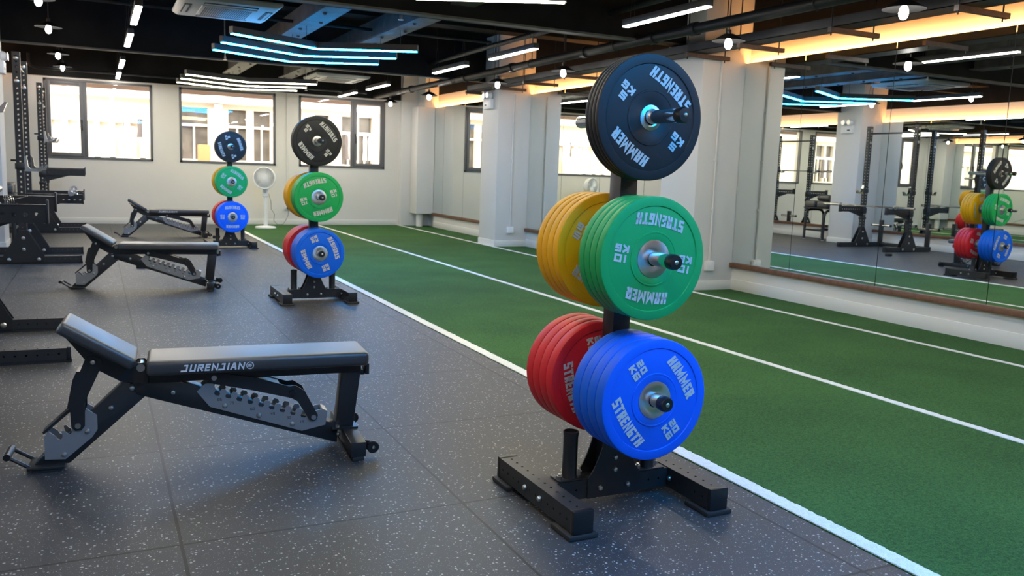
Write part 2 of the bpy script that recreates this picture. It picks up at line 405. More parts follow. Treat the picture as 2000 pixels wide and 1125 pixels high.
# ------------------------------------------------------------------ perforated steel sections
def perforated(mb, fr, L, w, d, pitch, hr, wall=0.004, n=12, off=0.0, sides=(1, 1)):
    """hollow square tube along local x (0..L), width w (local y), depth d (local z); holes on +-z faces and, if sides[1], on +-y faces"""
    cells = max(1, int((L - 2 * off) / pitch)); start = (L - cells * pitch) / 2
    def face(W, tr, holes):
        if not holes:
            mb.add([tr(0, -W / 2, 0), tr(L, -W / 2, 0), tr(L, W / 2, 0), tr(0, W / 2, 0)], [(0, 1, 2, 3)]); return
        for a, b_ in ((0, start), (L - start, L)):
            if b_ - a > 1e-5: mb.add([tr(a, -W / 2, 0), tr(b_, -W / 2, 0), tr(b_, W / 2, 0), tr(a, W / 2, 0)], [(0, 1, 2, 3)])
        for i in range(cells):
            cx = start + (i + .5) * pitch; vs = []
            for k in range(n):
                an = 2 * PI * (k + .5) / n if n % 8 else 2 * PI * k / n
                c, s_ = math.cos(an), math.sin(an); m_ = max(abs(c), abs(s_))
                vs.append(tr(cx + c / m_ * pitch / 2, s_ / m_ * W / 2, 0))
            for k in range(n):
                an = 2 * PI * (k + .5) / n if n % 8 else 2 * PI * k / n
                vs.append(tr(cx + hr * math.cos(an), hr * math.sin(an), 0))
            for k in range(n):
                an = 2 * PI * (k + .5) / n if n % 8 else 2 * PI * k / n
                vs.append(tr(cx + hr * math.cos(an), hr * math.sin(an), -wall))
            fs = []
            for k in range(n):
                k2 = (k + 1) % n
                fs += [(k, k2, n + k2, n + k), (n + k, n + k2, 2 * n + k2, 2 * n + k)]
            mb.add(vs, fs)
    face(w, lambda x, y, z: fr(x, y, d / 2 + z), sides[0]); face(w, lambda x, y, z: fr(x, -y, -d / 2 - z), sides[0])
    face(d, lambda x, y, z: fr(x, w / 2 + z, -y), sides[1]); face(d, lambda x, y, z: fr(x, -w / 2 - z, y), sides[1])
    for x in (0, L):
        mb.add([fr(x, -w / 2, -d / 2), fr(x, w / 2, -d / 2), fr(x, w / 2, d / 2), fr(x, -w / 2, d / 2)], [(0, 1, 2, 3)])
    return mb

# ================================================================== THE ROOM
struct('floor', MB().box(XL, TURF_X0 - 0.004, YF, YB, -0.1, 0), M_FLOOR)
struct('floor_turf', MB().box(TURF_X0, XR, YF, YB, -0.1, 0.002), M_TURF)
def turf_line(name, x0, x1, z=0.006):
    # fuzzy pile edge: the strip's long edges wander by a few millimetres
    mb = MB(); n = 1400; ys = [YF + (YB - YF) * (i / n) ** 1.0 for i in range(n + 1)]
    vs = []
    for y in ys:
        vs += [(x0 + random.uniform(-.001, .002), y, 0), (x0 + random.uniform(-.001, .002), y, z), (x1 + random.uniform(-.004, .005), y, z), (x1 + random.uniform(-.004, .005), y, 0)]
    fs = []
    for i in range(n):
        for k in range(3): fs.append((i * 4 + k, i * 4 + k + 1, i * 4 + k + 5, i * 4 + k + 4))
    mb.add(vs, fs); return struct(name, mb, M_TLINE)
turf_line('trim_1', 2.357, 2.430); turf_line('trim_2', 4.112, 4.168); turf_line('trim_3', 5.895, 5.945)

struct('ceiling', MB().box(XL - .2, XR + .2, YF, YB + .2, ZC, ZC + .2), M_BLACKP)
# side walls: plain lower zone, dark painted upper zone
for nm, x0, x1 in (('wall_right', XR, XR + .2), ('wall_left', XL - .2, XL)):
    struct(nm, MB().box(x0, x1, YF - .2, YB + .2, 0, ZU), M_WALL)
    struct(nm + '_upper', MB().box(x0, x1, YF - .2, YB + .2, ZU, ZC), M_BLACKP)
struct('wall_front', MB().box(XL, XR, YF - .2, YF, 0, ZC), M_WALL)
# back wall with three window openings
WIN = [(-0.80, 1.01), (1.49, 3.31), (3.78, 5.60)]; WZ0, WZ1 = 1.20, 2.635
mb = MB().box(XL, XR, YB, YB + .2, 0, WZ0).box(XL, XR, YB, YB + .2, WZ1, 2.67)
xs = [XL] + [x for w_ in WIN for x in w_] + [XR]
for i in range(0, len(xs), 2): mb.box(xs[i], xs[i + 1], YB, YB + .2, WZ0, WZ1)
struct('wall_back', mb, M_WALL)
struct('wall_back_upper', MB().box(XL, XR, YB - .06, YB + .2, 2.67, ZC), M_BLACKP)
struct('baseboard_back', MB().box(-1.70, 5.9, YB - .012, YB, 0, .115), M_BASE, bevel=.004)

# mirror walls: a low dado wall, wooden ledge, mirror panels, glowing cove above
PW = 0.61      # pillar depth from the mirror face
RP = [(7.62, 8.27), (12.85, 13.50)]; LP_ = [(7.62, 8.27), (12.85, 13.50)]
for k, (y0, y1) in enumerate(RP): struct(f'wall_right_pillar_{k + 1}', MB().box(5.95, XR, y0, y1, 0, ZC), M_WALLW, bevel=.006)
for k, (y0, y1) in enumerate(LP_): struct(f'wall_left_pillar_{k + 1}', MB().box(XL, -1.08, y0, y1, 0, ZC), M_WALLW, bevel=.006)
def pillar_skirt(name, x0, x1, y0, y1):
    struct(name, MB().box(x0 - .012, x1, y0 - .012, y1 + .012, 0, .105) if x0 > 0 else MB().box(x0, x1 + .012, y0 - .012, y1 + .012, 0, .105), M_BASE, bevel=.004)
for k, (y0, y1) in enumerate(RP): pillar_skirt(f'baseboard_right_{k + 1}', 5.95, XR, y0, y1)
for k, (y0, y1) in enumerate(LP_): pillar_skirt(f'baseboard_left_{k + 1}', XL, -1.08, y0, y1)
ti = [4]
def mirror_bay(side, y0, y1, seams, nm):
    if side > 0: xa, xb, xm, xl0, xl1 = 6.54, XR, MR, 6.495, 6.55
    else: xa, xb, xm, xl0, xl1 = XL, -1.70, ML, -1.71, -1.655
    struct(f'wall_{nm}_dado', MB().box(xa, xb, y0, y1, 0, .30), M_WALL)
    struct(f'wall_{nm}_backing', MB().box(xa, xb, y0, y1, .30, 2.48), M_BACKING)
    struct(f'baseboard_{nm}', MB().box(xa - .012 if side > 0 else xa, xb if side > 0 else xb + .012, y0, y1, 0, .125), M_BASE, bevel=.004)
    struct(f'trim_{ti[0]}', MB().box(xl0, xl1, y0, y1, .258, .31), M_WOOD, bevel=.003); ti[0] += 1
    ys = [y0] + list(seams) + [y1]
    for i in range(len(ys) - 1):
        a, b_ = ys[i] + .0035, ys[i + 1] - .0035
        if b_ <= a: continue
        x0_, x1_ = (xm, xm + .007) if side > 0 else (xm - .007, xm)
        mb = MB().box(x0_, x1_, a, b_, .311, ZM)
        o = part('mirror_panel', mb, M_MIRROR)
        yield o, 0.5 * (a + b_)
    # cove light strip lying on top of the dado wall behind the mirror edge
    xs_ = (6.542, 6.572) if side > 0 else (-1.732, -1.702)
    led = part('cove_light_strip', MB().box(xs_[0], xs_[1], y0 + .02, y1 - .02, 2.481, 2.490), M_LED)
    ld = bpy.data.lights.new('cove_glow', 'AREA'); ld.shape = 'RECTANGLE'; ld.size = .03; ld.size_y = y1 - y0 - .06
    ld.energy = P_COVE * (y1 - y0); ld.color = (1.0, 0.43, 0.13)
    lo = bpy.data.objects.new('cove_glow', ld); COL.objects.link(lo); lo.parent = led
    lo.location = ((xs_[0] + xs_[1]) / 2, (y0 + y1) / 2, 2.493); lo.rotation_euler = (PI, 0, 0)
    yield led, None
def nth(i): return ['first', 'second', 'third', 'fourth', 'fifth', 'sixth', 'seventh', 'eighth', 'ninth', 'tenth', 'eleventh', 'twelfth'][i]
bays = [(1, YF + .05, 7.62, [4.49 - 1.115 * k for k in range(6, 0, -1)] + [4.49, 5.61, 6.72], 'right_near', 'right wall before its nearer pillar'),
        (1, 8.27, 12.85, [9.45, 10.57, 11.70], 'right_middle', 'right wall between its two pillars'),
        (1, 13.50, 17.30, [14.55, 15.66, 16.76], 'right_far', 'right wall beyond its farther pillar'),
        (-1, YF + .05, 7.62, [6.6 - 1.2 * k for k in range(8, -1, -1)], 'left_near', 'left wall before its nearer pillar'),
        (-1, 8.27, 12.85, [9.45, 10.57, 11.70], 'left_middle', 'left wall between its two pillars'),
        (-1, 13.50, YB, [14.62, 15.74, 16.86], 'left_far', 'left wall beyond its farther pillar')]
for sd, y0, y1, sm, nm, where in bays:
    res = list(mirror_bay(sd, y0, y1, [s_ for s_ in sm if y0 + .1 < s_ < y1 - .1], nm))
    pan = [r for r in res if r[1] is not None]
    for i, (o, _) in enumerate(sorted(pan, key=lambda t: -t[1])):
        tag(o, f'{nth(i)} mirror panel from the far end, {where}', 'mirror', 'wall mirror panels')
    tag(res[-1][0], f'amber cove light strip above the mirrors, {where}', 'light strip', 'amber cove light strips')

# far right corner: shallow column and a boxed-in downpipe
struct('wall_back_pillar', MB().box(5.93, XR, 17.72, YB, 0, ZC), M_WALLW, bevel=.004)
struct('wall_right_corner', MB().box(6.30, XR, 17.30, 17.72, 2.53, ZC), M_WALLW)
t = thing('boxed_downpipe', 'white boxed downpipe with a round pipe stub, in far right corner', 'downpipe', (6.28, 17.45, 0))
part('casing', MB().box(-.14, .249, -.15, .25, .285, 2.53), M_WALLW, t, bevel=.004)
part('pipe', MB().cyl((.0, .02, .004), (.0, .02, .29), .07, 28), M_WALLW, t)

# ceiling beams
def beam(nm, y0, y1, z0=2.72, fl=.02, w=.0):
    struct(nm, MB().box(XL, XR, y0, y1, z0 + fl, ZC), M_BLACKP)
    struct(nm + '_flange', MB().box(XL, XR, y0 - .02, y0 + .10, z0, z0 + fl), M_BEAMFL)
beam('ceiling_beam_1', 13.42, 13.62); beam('ceiling_beam_2', 7.95, 8.2, 2.70); beam('ceiling_beam_3', 2.3, 2.6)
# long bolted joists running down the room
for k, (x0, x1) in enumerate(((2.13, 2.40), (3.13, 3.38))):
    struct(f'ceiling_joist_{k + 1}', MB().box(x0, x1, 4.0, 16.6, 2.83, 2.845).box(x0 + .10, x1 - .10, 4.0, 16.6, 2.845, 3.1), M_BEAMFL)
    mb = MB()
    for i in range(21): mb.dome(((x0 + x1) / 2 + (.05 if i % 2 else -.05), 4.4 + i * .6, 2.8295), (0, 0, -1), .022, .02, 8)
    struct(f'ceiling_joist_bolts_{k + 1}', mb, M_DARKG)
struct('ceiling_beam_4', MB().box(3.6, XR, 8.9, 9.5, 3.0, ZC), M_BLACKP); struct('ceiling_beam_5', MB().box(-1.7, 2.0, 5.2, 5.45, 2.98, ZC), M_BLACKP); struct('ceiling_beam_6', MB().box(XL, XR, 10.6, 10.9, 3.1, ZC), M_BLACKP)

# windows
def window(i, x0, x1, sash):
    e = bpy.data.objects.new(f'window_{i}', None); COL.objects.link(e); e.location = ((x0 + x1) / 2, YB, WZ0); e['kind'] = 'structure'
    ox, oz = (x0 + x1) / 2, WZ0; h = WZ1 - WZ0
    def bx(mb, a, b_, z0, z1, y0=-.015, y1=.06): return mb.box(a - ox, b_ - ox, y0, y1, z0, z1)
    fw = .045
    mb = MB(); bx(mb, x0, x0 + fw, 0, h); bx(mb, x1 - fw, x1, 0, h); bx(mb, x0, x1, 0, fw); bx(mb, x0, x1, h - fw, h)
    panes = [(x0 + fw, x1 - fw)]
    if sash:
        xm = sash[2]; bx(mb, xm - .03, xm + .03, fw, h - fw)
        panes = [(x0 + fw, xm - .03), (xm + .03, x1 - fw)]
    part('window_frame', mb, M_FRAME, e, bevel=.004)
    for j, (a, b_) in enumerate(panes):
        if sash and j == sash[0]:
            sm = .062; mb = MB()
            bx(mb, a, a + sm, fw, h - fw, -.03, .03); bx(mb, b_ - sm, b_, fw, h - fw, -.03, .03)
            bx(mb, a + sm, b_ - sm, fw, fw + sm, -.03, .03); bx(mb, a + sm, b_ - sm, h - fw - sm, h - fw, -.03, .03)
            so = part('sash', mb, M_FRAME, e, bevel=.003)
            hx = (b_ - sm / 2) if sash[1] > 0 else (a + sm / 2)
            mb = MB(); bx(mb, hx - .014, hx + .014, h / 2 - .07, h / 2 + .0, -.055, -.03); bx(mb, hx - .012, hx + .012, h / 2 - .20, h / 2 - .06, -.075, -.05)
            part('window_handle', mb, M_CAP, so, bevel=.003)
            mb = MB(); bx(mb, a + sm, b_ - sm, fw + sm, h - fw - sm, 0, .004); part('window_pane', mb, M_GLASS, e)
        else:
            mb = MB(); bx(mb, a, b_, fw, h - fw, .01, .014); part('window_pane', mb, M_GLASS, e)
window(1, *WIN[0], (0, 1, -0.13)); window(2, *WIN[1], None); window(3, *WIN[2], (1, -1, 4.89))

# outside: eave, paving and the neighbouring building
struct('trim_20', MB().box(-6, 12, YB + .2, 19.6, 2.63, 2.85), M_SOFFIT)
struct('floor_outside', MB().box(-14, 22, YB + .2, 30, -.3, -.02), M_GROUND)
bd = thing('neighbouring_building', 'sunlit cream building across the yard, seen through the back windows', 'building', (3, 22.0, 0))
def fb(mb, x0, x1, z0, z1, y0=0, y1=.3): return mb.box(x0 - 3, x1 - 3, y0, y1, z0, z1)
FW = [(1.85, 2.48), (2.95, 3.38), (3.55, 3.95), (5.05, 5.42), (5.75, 6.12), (6.2, 6.55)]
mb = MB(); fb(mb, -10, 18, -.2, 1.28); fb(mb, -10, 18, 2.5, 7.0)
xs = [-10] + [x for w_ in FW for x in w_] + [18]
for i in range(0, len(xs), 2): fb(mb, xs[i], xs[i + 1], 1.28, 2.5)
part('wall', mb, M_FACADE, bd)
mb = MB(); fb(mb, -10, 18, 2.62, 2.74, -.25, 0); fb(mb, -10, 1.55, 2.05, 2.12, -.12, 0); fb(mb, 2.62, 2.8, -.2, 2.6, -.14, 0); fb(mb, -10, 18, 1.18, 1.26, -.08, 0)
for k in range(10): fb(mb, -1.6 + .32 * k, -1.48 + .32 * k, .8, 2.05, -.08, 0)
part('wall_trim', mb, M_FACADE2, bd)
for x0, x1 in FW:
    mb = MB(); fb(mb, x0, x1, 2.06, 2.12, .05, .12); fb(mb, (x0 + x1) / 2 - .02, (x0 + x1) / 2 + .02, 1.28, 2.06, .05, .12)
    f = part('window', mb, M_FACADE2, bd)
    mb = MB(); fb(mb, x0, x1, 1.28, 2.5, .14, .16); part('pane', mb, M_FPANE, f)
def garment(x, y, z, w, h, m, label):
    mb = MB(); n = 14; rows = [(0, .25), (.06, .8), (.25, .9), (.6, .8), (1.0, 1.0)]
    vs = []
    for tz, tw in rows:
        for k in range(n):
            a = 2 * PI * k / n; vs.append((tw * w / 2 * math.cos(a), .05 * math.sin(a) * (1 + .3 * math.sin(3 * a)), -tz * h))
    fs = [(i * n + k, i * n + (k + 1) % n, (i + 1) * n + (k + 1) % n, (i + 1) * n + k) for i in range(len(rows) - 1) for k in range(n)] + [tuple(range(n)), tuple(range((len(rows) - 1) * n, len(rows) * n))]
    mb.add(vs, fs)
    o = part('hanging_garment', mb, m, loc=(x, y, z)); tag(o, label, 'clothing', 'clothes hung outside'); return o
garment(1.10, 21.2, 2.12, .26, .55, M_CLOTH_W, 'white garment hung outside, seen at the right of the left window')
garment(.98, 21.3, 2.14, .22, .42, M_CLOTH_D, 'dark garment hung outside behind the white one, left window')
for k, (gx, m_, nm_) in enumerate(((5.12, M_CLOTH_W, 'white'), (5.24, M_CLOTH_D, 'dark'), (5.36, M_CLOTH_W, 'white'), (5.80, M_CLOTH_D, 'dark'), (5.91, M_CLOTH_W, 'white'), (6.03, M_CLOTH_D, 'dark'), (6.28, M_CLOTH_W, 'white'), (6.42, M_CLOTH_W, 'white'))):
    garment(gx, 21.7, 2.02, .11, .62, m_, f'{nm_} garment hung outside, {nth(k)} from the left behind the right window')
rl = part('clothes_rail', MB().cyl((4.9, 21.7, 2.03), (6.75, 21.7, 2.03), .012, 10).cyl((4.9, 21.7, 0), (4.9, 21.7, 2.04), .014, 10).cyl((6.75, 21.7, 0), (6.75, 21.7, 2.04), .014, 10), M_CHROME)
tag(rl, 'metal clothes rail outside, behind the right window', 'rail')
rl = part('clothes_rail', MB().cyl((.6, 21.25, 2.13), (1.5, 21.25, 2.13), .012, 10).cyl((.6, 21.25, 0), (.6, 21.25, 2.14), .014, 10).cyl((1.5, 21.25, 0), (1.5, 21.25, 2.14), .014, 10), M_CHROME)
tag(rl, 'metal clothes rail outside, behind the left window', 'rail')
bx_ = part('storage_box', MB().box(.55, .86, 21.3, 21.7, 0, 1.95), M_FACADE2, bevel=.01); tag(bx_, 'tall white cabinet outside, at the right of the left window', 'cabinet')
bx_ = part('storage_box', MB().box(2.2, 2.46, 21.4, 21.7, 0, 1.62), M_CLOTH_O, bevel=.02); tag(bx_, 'orange stacked goods outside, at the left of the middle window', 'goods')

# ================================================================== CEILING FITTINGS
def linear_light(x, yc, z, L, label):
    t = thing('linear_pendant_light', label, 'light', (x, yc, z), 0, 'slim linear pendant lights')
    part('housing', MB().box(-.035, .035, -L / 2, L / 2, .004, .065), M_FIXT, t, bevel=.004)
    part('diffuser', MB().box(-.030, .030, -L / 2 + .008, L / 2 - .008, -.004, .004), M_LAMPW, t)
    for s_ in (-1, 1):
        mb = MB().tube([(-.025, s_ * (L / 2 - .12), .065), (-.012, s_ * (L / 2 - .12), .30), (0, s_ * (L / 2 - .12), .36), (0, s_ * (L / 2 - .12), ZC - z)], .0025, 6)
        mb.tube([(.025, s_ * (L / 2 - .12), .065), (.012, s_ * (L / 2 - .12), .30), (0, s_ * (L / 2 - .12), .36)], .0025, 6)
        part('suspension_wire', mb, M_CABLE, t)
for k, yc in enumerate((9.80, 11.87, 14.95, 17.05)):
    linear_light(.42, yc, 2.69, 1.28, f'short white linear light, {["nearest", "second", "third", "farthest"][k]} of the row above the benches')
for k, (a, b_) in enumerate(((5.82, 7.02), (8.85, 10.13), (10.85, 12.2), (14.2, 15.75), (16.3, 17.7))):
    linear_light(4.55, (a + b_) / 2, 2.645, 1.25, f'white linear light, {nth(k)} from the camera in the row above the turf')
linear_light(4.55, 3.4, 2.645, 1.25, 'white linear light above the turf, just outside the view'); linear_light(.42, 6.8, 2.69, 1.28, 'white linear light above the benches, just outside the view'); linear_light(.42, 4.7, 2.69, 1.28, 'white linear light above the left racks, out of view')
linear_light(.42, 1.7, 2.69, 1.28, 'unseen white linear light added to brighten the floor near the camera'); linear_light(.42, -.4, 2.69, 1.28, 'unseen white linear light added just behind the camera, left row'); linear_light(4.55, 1.4, 2.645, 1.25, 'unseen white linear light added above the turf beside the camera'); linear_light(4.55, -.8, 2.645, 1.25, 'unseen white linear light added above the turf behind the camera')  # unseen lamps added for more white light on the near plate tree and floor

def chevron(yv, m, label, group, z=2.59):
    """V-shaped tube light, point towards the back wall"""
    t = thing('chevron_light', label, 'light', (2.37, yv, z), 0, group)
    a = math.atan2(.57, 1.04); L = math.hypot(1.04, .57)
    hs, df = MB(), MB(); w = .032
    def arm(mb, w, z0, z1, sgn, e):
        k = w / math.cos(a) ; c = sgn
        # centre mitre at x = 0
        x1, y1 = c * (1.04 - e), -.57 + e * .55
        nx, ny = c * math.sin(a) * w, math.cos(a) * w
        pts = [(0, k), (x1 + nx, y1 + ny), (x1 - nx, y1 - ny), (0, -k)]
        vs = [(x, y, z0) for x, y in pts] + [(x, y, z1) for x, y in pts]
        mb.add(vs, [(0, 1, 2, 3), (4, 5, 6, 7), (0, 4, 5, 1), (1, 5, 6, 2), (2, 6, 7, 3)])
    for s_ in (-1, 1): arm(hs, w, .004, .075, s_, 0); arm(df, w * .82, -.006, .004, s_, .012)
    part('housing', hs, M_FIXT, t); part('diffuser', df, m, t)
    for x in (-.14, .86):
        y = -.57 * abs(x) / 1.04; part('suspension_wire', MB().cyl((x, y, .07), (x, y, .238), .003, 6), M_CABLE, t)
for k, y in enumerate((10.22, 11.0, 11.75)): chevron(y, M_LAMPB, f'{["nearest", "middle", "farthest"][k]} of the three glowing blue chevron lights overhead', 'blue chevron lights')
for k, y in enumerate((15.25, 16.05, 16.85)): chevron(y, M_LAMPY, f'{["nearest", "middle", "farthest"][k]} of the three warm white chevron lights near the back windows', 'warm chevron lights')
for k, y in enumerate((5.22, 5.97, 6.72)): chevron(y, M_LAMPY, f'{["nearest", "middle", "farthest"][k]} warm white chevron light of the set at the top edge', 'warm chevron lights overhead', 2.60)
for k, y in enumerate((0.15, 0.9, 1.65)): chevron(y, M_LAMPB, f'{["rear", "middle", "front"][k]} blue chevron light of the set above the camera', 'blue chevron lights above camera')

def pendant(x, y, z, label, cord=True):
    t = thing('pendant_lamp', label, 'lamp', (x, y, z), 0, 'bare bulb pendants with flat shades')
    part('bulb', MB().lathe([(.001, -.055), (.018, -.05), (.030, -.032), (.034, -.01), (.028, .02), (.016, .045)], 20, 'Z'), M_BULB, t)
    part('socket', MB().cyl((0, 0, .04), (0, 0, .12), .02, 16), M_CAP, t)
    part('shade', MB().lathe([(.02, .085), (.05, .08), (.15, .022), (.152, .018), (.148, .02), (.05, .074), (.02, .078)], 40, 'Z'), M_SHADE, t)
    part('cord', MB().cyl((0, 0, .11), (0, 0, ZC - z), .005, 8), M_CABLE, t)
for k, y in enumerate((4.55, 6.48, 9.62, 11.58, 14.45, 16.65)):
    pendant(5.33, y, 2.505, f'bulb pendant with flat dark shade, {nth(k)} from camera along the right pipe')
for k, y in enumerate((9.98, 12.08, 15.15, 17.2)):
    pendant(-.46, y, 2.77, f'bulb pendant with flat dark shade, {nth(k)} from camera on the left side')
pendant(-.46, 5.0, 2.77, 'bulb pendant with flat dark shade above the left racks, out of view')

# big pipe along the right, above the bulbs
t = thing('ceiling_pipe', 'thick dark ceiling pipe running along the right side above the bulbs', 'pipe', (5.33, 10, 2.70))
part('pipe_run', MB().cyl((0, -13.5, 0), (0, 7.7, 0), .052, 24), M_PIPE, t)
for y in (-5.3, -3.0, -2.3, -.9, 1.1, 2.8, 5.4): part('pipe_coupling', MB().cyl((0, y - .045, 0), (0, y + .045, 0), .066, 24), M_PIPE, t)
for y in (-6.5, -4.6, -1.6, .5, 3.3, 5.9):
    part('hanger', MB().tube([(.06 * math.cos(a), y, .06 * math.sin(a)) for a in [2 * PI * k / 16 for k in range(16)]], .005, 6, True).cyl((0, y, .06), (0, y, ZC - 2.70), .006, 8), M_PIPE, t)
t = thing('branch_pipe', 'dark pipe branch dropping off the big ceiling pipe toward the pillar', 'pipe', (5.33, 13.0, 2.70))
part('pipe_run', MB().tube([(0, 0, 0), (.10, .02, .0), (.26, -.1, -.0), (.32, -.25, .06), (.32, -.6, .07)], .03, 12), M_PIPE, t)

# cable tray on channel brackets
t = thing('cable_tray', 'black cable tray hung on channel brackets along the right wall', 'cable tray', (5.815, 7, 2.57))
part('tray', MB().box(-.12, .12, -10.5, 6.6, 0, .006).box(-.12, -.114, -10.5, 6.6, 0, .085).box(.114, .12, -10.5, 6.6, 0, .085), M_PIPE, t)
for x, r in ((-.06, .028), (.02, .024), (.075, .019)): part('cable', MB().cyl((x, -10.4, .007 + r), (x, 6.5, .007 + r), r, 10), M_CABLE, t)
for y in (-4.0, -2.63, -1.43, -.27, .55, 1.9, 3.2, 4.4, 5.45, 6.56):
    br = part('bracket', MB().box(-.16, .42, y - .02, y + .02, -.045, -.004), M_RUST, t)
    for x in (-.14, .36): part('rod', MB().cyl((x, y, -.072), (x, y, ZC - 2.57), .006, 8), M_PIPE, br)
# cross pipes with elbows
def tag_pipe(path, r, label, m=None):
    o = part('ceiling_pipe', MB().tube(path, r, 12), m or M_PIPE); tag(o, label, 'pipe'); return o
tag_pipe([(-.98, 17.2, 2.98), (-.98, 17.2, 2.82), (-.95, 17.2, 2.77), (-.88, 17.2, 2.74), (.8, 17.2, 2.74), (5.0, 17.2, 2.72)], .022, 'thin dark pipe crossing in front of the back wall, elbow at left')
tag_pipe([(-1.5, 10.9, 2.98), (0, 10.9, 2.98), (4.9, 10.9, 2.98)], .02, 'thin dark pipe crossing the ceiling above the left bulbs')
tag_pipe([(4.95, 2.0, 2.95), (4.95, 14, 2.95)], .035, 'dark pipe along the ceiling beside the right linear lights')

def ac_unit(x, y, z, label):
    t = thing('air_conditioner', label, 'air conditioner', (x, y, z), 0, 'ceiling cassette units')
    part('panel', MB().prism([(-.49, 0), (-.44, -.03), (.44, -.03), (.49, 0), (.49, .03), (-.49, .03)], -.53, .53), M_ACW, t, bevel=.012)
    part('body', MB().box(-.40, .40, -.42, .42, .03, .30), M_DARKG, t)
    g = part('grille', MB().box(-.27, .27, -.30, .30, -.045, -.029), M_ACW, t, bevel=.012)
    mb = MB()
    for k in range(22): mb.box(-.235 + k * .0213, -.226 + k * .0213, -.26, .26, -.049, -.044)
    part('louvre', mb, M_FIXT, g)
    for k in range(4):
        a = k * PI / 2; c, s_ = math.cos(a), math.sin(a)
        mb = MB().box(-.26, .26, -.43, -.36, -.036, -.0295)
        mb.xform(lambda v: Vector((v.x * c - v.y * s_, v.x * s_ + v.y * c, v.z)))
        part('air_slot', mb, M_DARKG, t)
        mb = MB().box(-.25, .25, -.415, -.385, -.041, -.034); mb.xform(lambda v: Vector((v.x * c - v.y * s_, v.x * s_ + v.y * c, v.z)))
        part('vane', mb, M_ACW, t)
ac_unit(1.28, 9.62, 2.83, 'white ceiling cassette air conditioner above the benches, nearer of two')
ac_unit(4.02, 15.8, 2.83, 'white ceiling cassette air conditioner near the back windows, farther of two')

# sprinkler heads
for x, y, lab in ((1.72, 13.1, 'small ceiling sprinkler head beyond the blue chevron lights'), (3.8, 17.3, 'small ceiling sprinkler head by the back windows'), (2.75, 8.3, 'small ceiling sprinkler head above the centre')):
    o = part('sprinkler', MB().cyl((x, y, 2.74), (x, y, ZC), .008, 8).cyl((x, y, 2.70), (x, y, 2.74), .014, 10).cyl((x, y, 2.692), (x, y, 2.697), .028, 14), M_BOLT); tag(o, lab, 'sprinkler')

def emergency(x, y, z, dx, label):
    t = thing('emergency_light', label, 'light', (x, y, z), 0 if dx < 0 else PI)
    part('case', MB().box(-.06, 0, -.15, .15, -.08, .08), M_WHITEPL, t, bevel=.008)
    for s_ in (-1, 1):
        h = part('lamp_head', MB().lathe([(.001, .03), (.035, .025), (.055, 0), (.06, -.035), (.052, -.04)], 20, 'X').xform(lambda v: Vector((-v.x * 1.0 - .06, v.y + s_ * .075, v.z + .145))), M_WHITEPL, t)
        part('lens', MB().cyl((-.098, s_ * .075, .145), (-.094, s_ * .075, .145), .05, 20), M_BRUSH, h)
        part('neck', MB().cyl((-.035, s_ * .075, .07), (-.045, s_ * .075, .115), .014, 10), M_WHITEPL, t)
    part('indicator', MB().box(-.062, -.06, .02, .09, -.03, .0), M_ENGR, t)
emergency(5.95, 13.2, 2.345, -1, 'white twin-head emergency light on the farther right pillar')
emergency(-1.08, 13.18, 2.36, 1, 'white twin-head emergency light on the left pillar')

def conduit(x, y, label, z1):
    t = thing('wall_switch', label, 'switch', (x, y, 0), 0, 'switch boxes on pillars')
    part('box', MB().box(-.055, .055, -.045, 0, .225, .335), M_WHITEPL, t, bevel=.004)
    part('button', MB().box(-.012, .012, -.049, -.044, .262, .298), M_WHITEPL, t)
    part('conduit', MB().cyl((0, -.014, .335), (0, -.014, z1), .012, 12), M_WALLW, t)
    for z in (.9, 1.45, 2.0): part('clip', MB().box(-.02, .02, -.03, 0, z, z + .02), M_WALLW, t)
conduit(6.22, 12.85, 'white switch box and conduit on the farther right pillar', 2.5)
conduit(6.19, 7.62, 'white switch box and conduit on the nearer right pillar', 2.55)
t = thing('wall_outlet', 'white wall outlet and conduit between the middle and right windows', 'outlet', (3.54, YB, 0))
part('box', MB().box(-.06, .06, -.04, 0, .30, .42), M_WHITEPL, t, bevel=.004)
part('conduit', MB().cyl((0, -.014, .42), (0, -.014, 2.66), .012, 12), M_WALLW, t)

# ------------------------------------------------------------------ pedestal fan
t = thing('pedestal_fan', 'white pedestal fan standing on turf by the back wall', 'fan', (2.93, 16.85, .002), math.radians(-22))
part('base', MB().lathe([(.001, .05), (.06, .048), (.18, .032), (.197, .02), (.195, 0), (.001, 0)], 40, 'Z'), M_WHITEPL, t)
part('pole', MB().cyl((0, 0, .04), (0, 0, .62), .034, 24), M_WHITEPL, t)
part('control_head', MB().box(-.05, .05, -.055, .05, .60, .78), M_WHITEPL, t, bevel=.02, seg=3)
part('knob', MB().cyl((0, -.058, .70), (0, -.05, .70), .03, 20), M_ACW, t)
cage = part('grille', MB().tube([(.20 * math.cos(a), -.10, .96 + .20 * math.sin(a)) for a in [2 * PI * k / 48 for k in range(48)]], .013, 10, True), M_WHITEPL, t)
mb = MB()
for k in range(96):
    a = 2 * PI * k / 96; c, s_ = math.cos(a), math.sin(a)
    mb.tube([(.02 * c, -.125, .96 + .02 * s_), (.12 * c, -.122, .96 + .12 * s_), (.2 * c, -.10, .96 + .2 * s_)], .0022, 4)
for r in (.05, .09, .13, .17): mb.tube([(r * math.cos(a), -.12, .96 + r * math.sin(a)) for a in [2 * PI * k / 40 for k in range(40)]], .0014, 4, True)
part('wire_guard', mb, M_WHITEPL, cage)
part('centre_badge', MB().cyl((0, -.131, .96), (0, -.122, .96), .03, 20), M_WHITEPL, cage)
mb = MB()
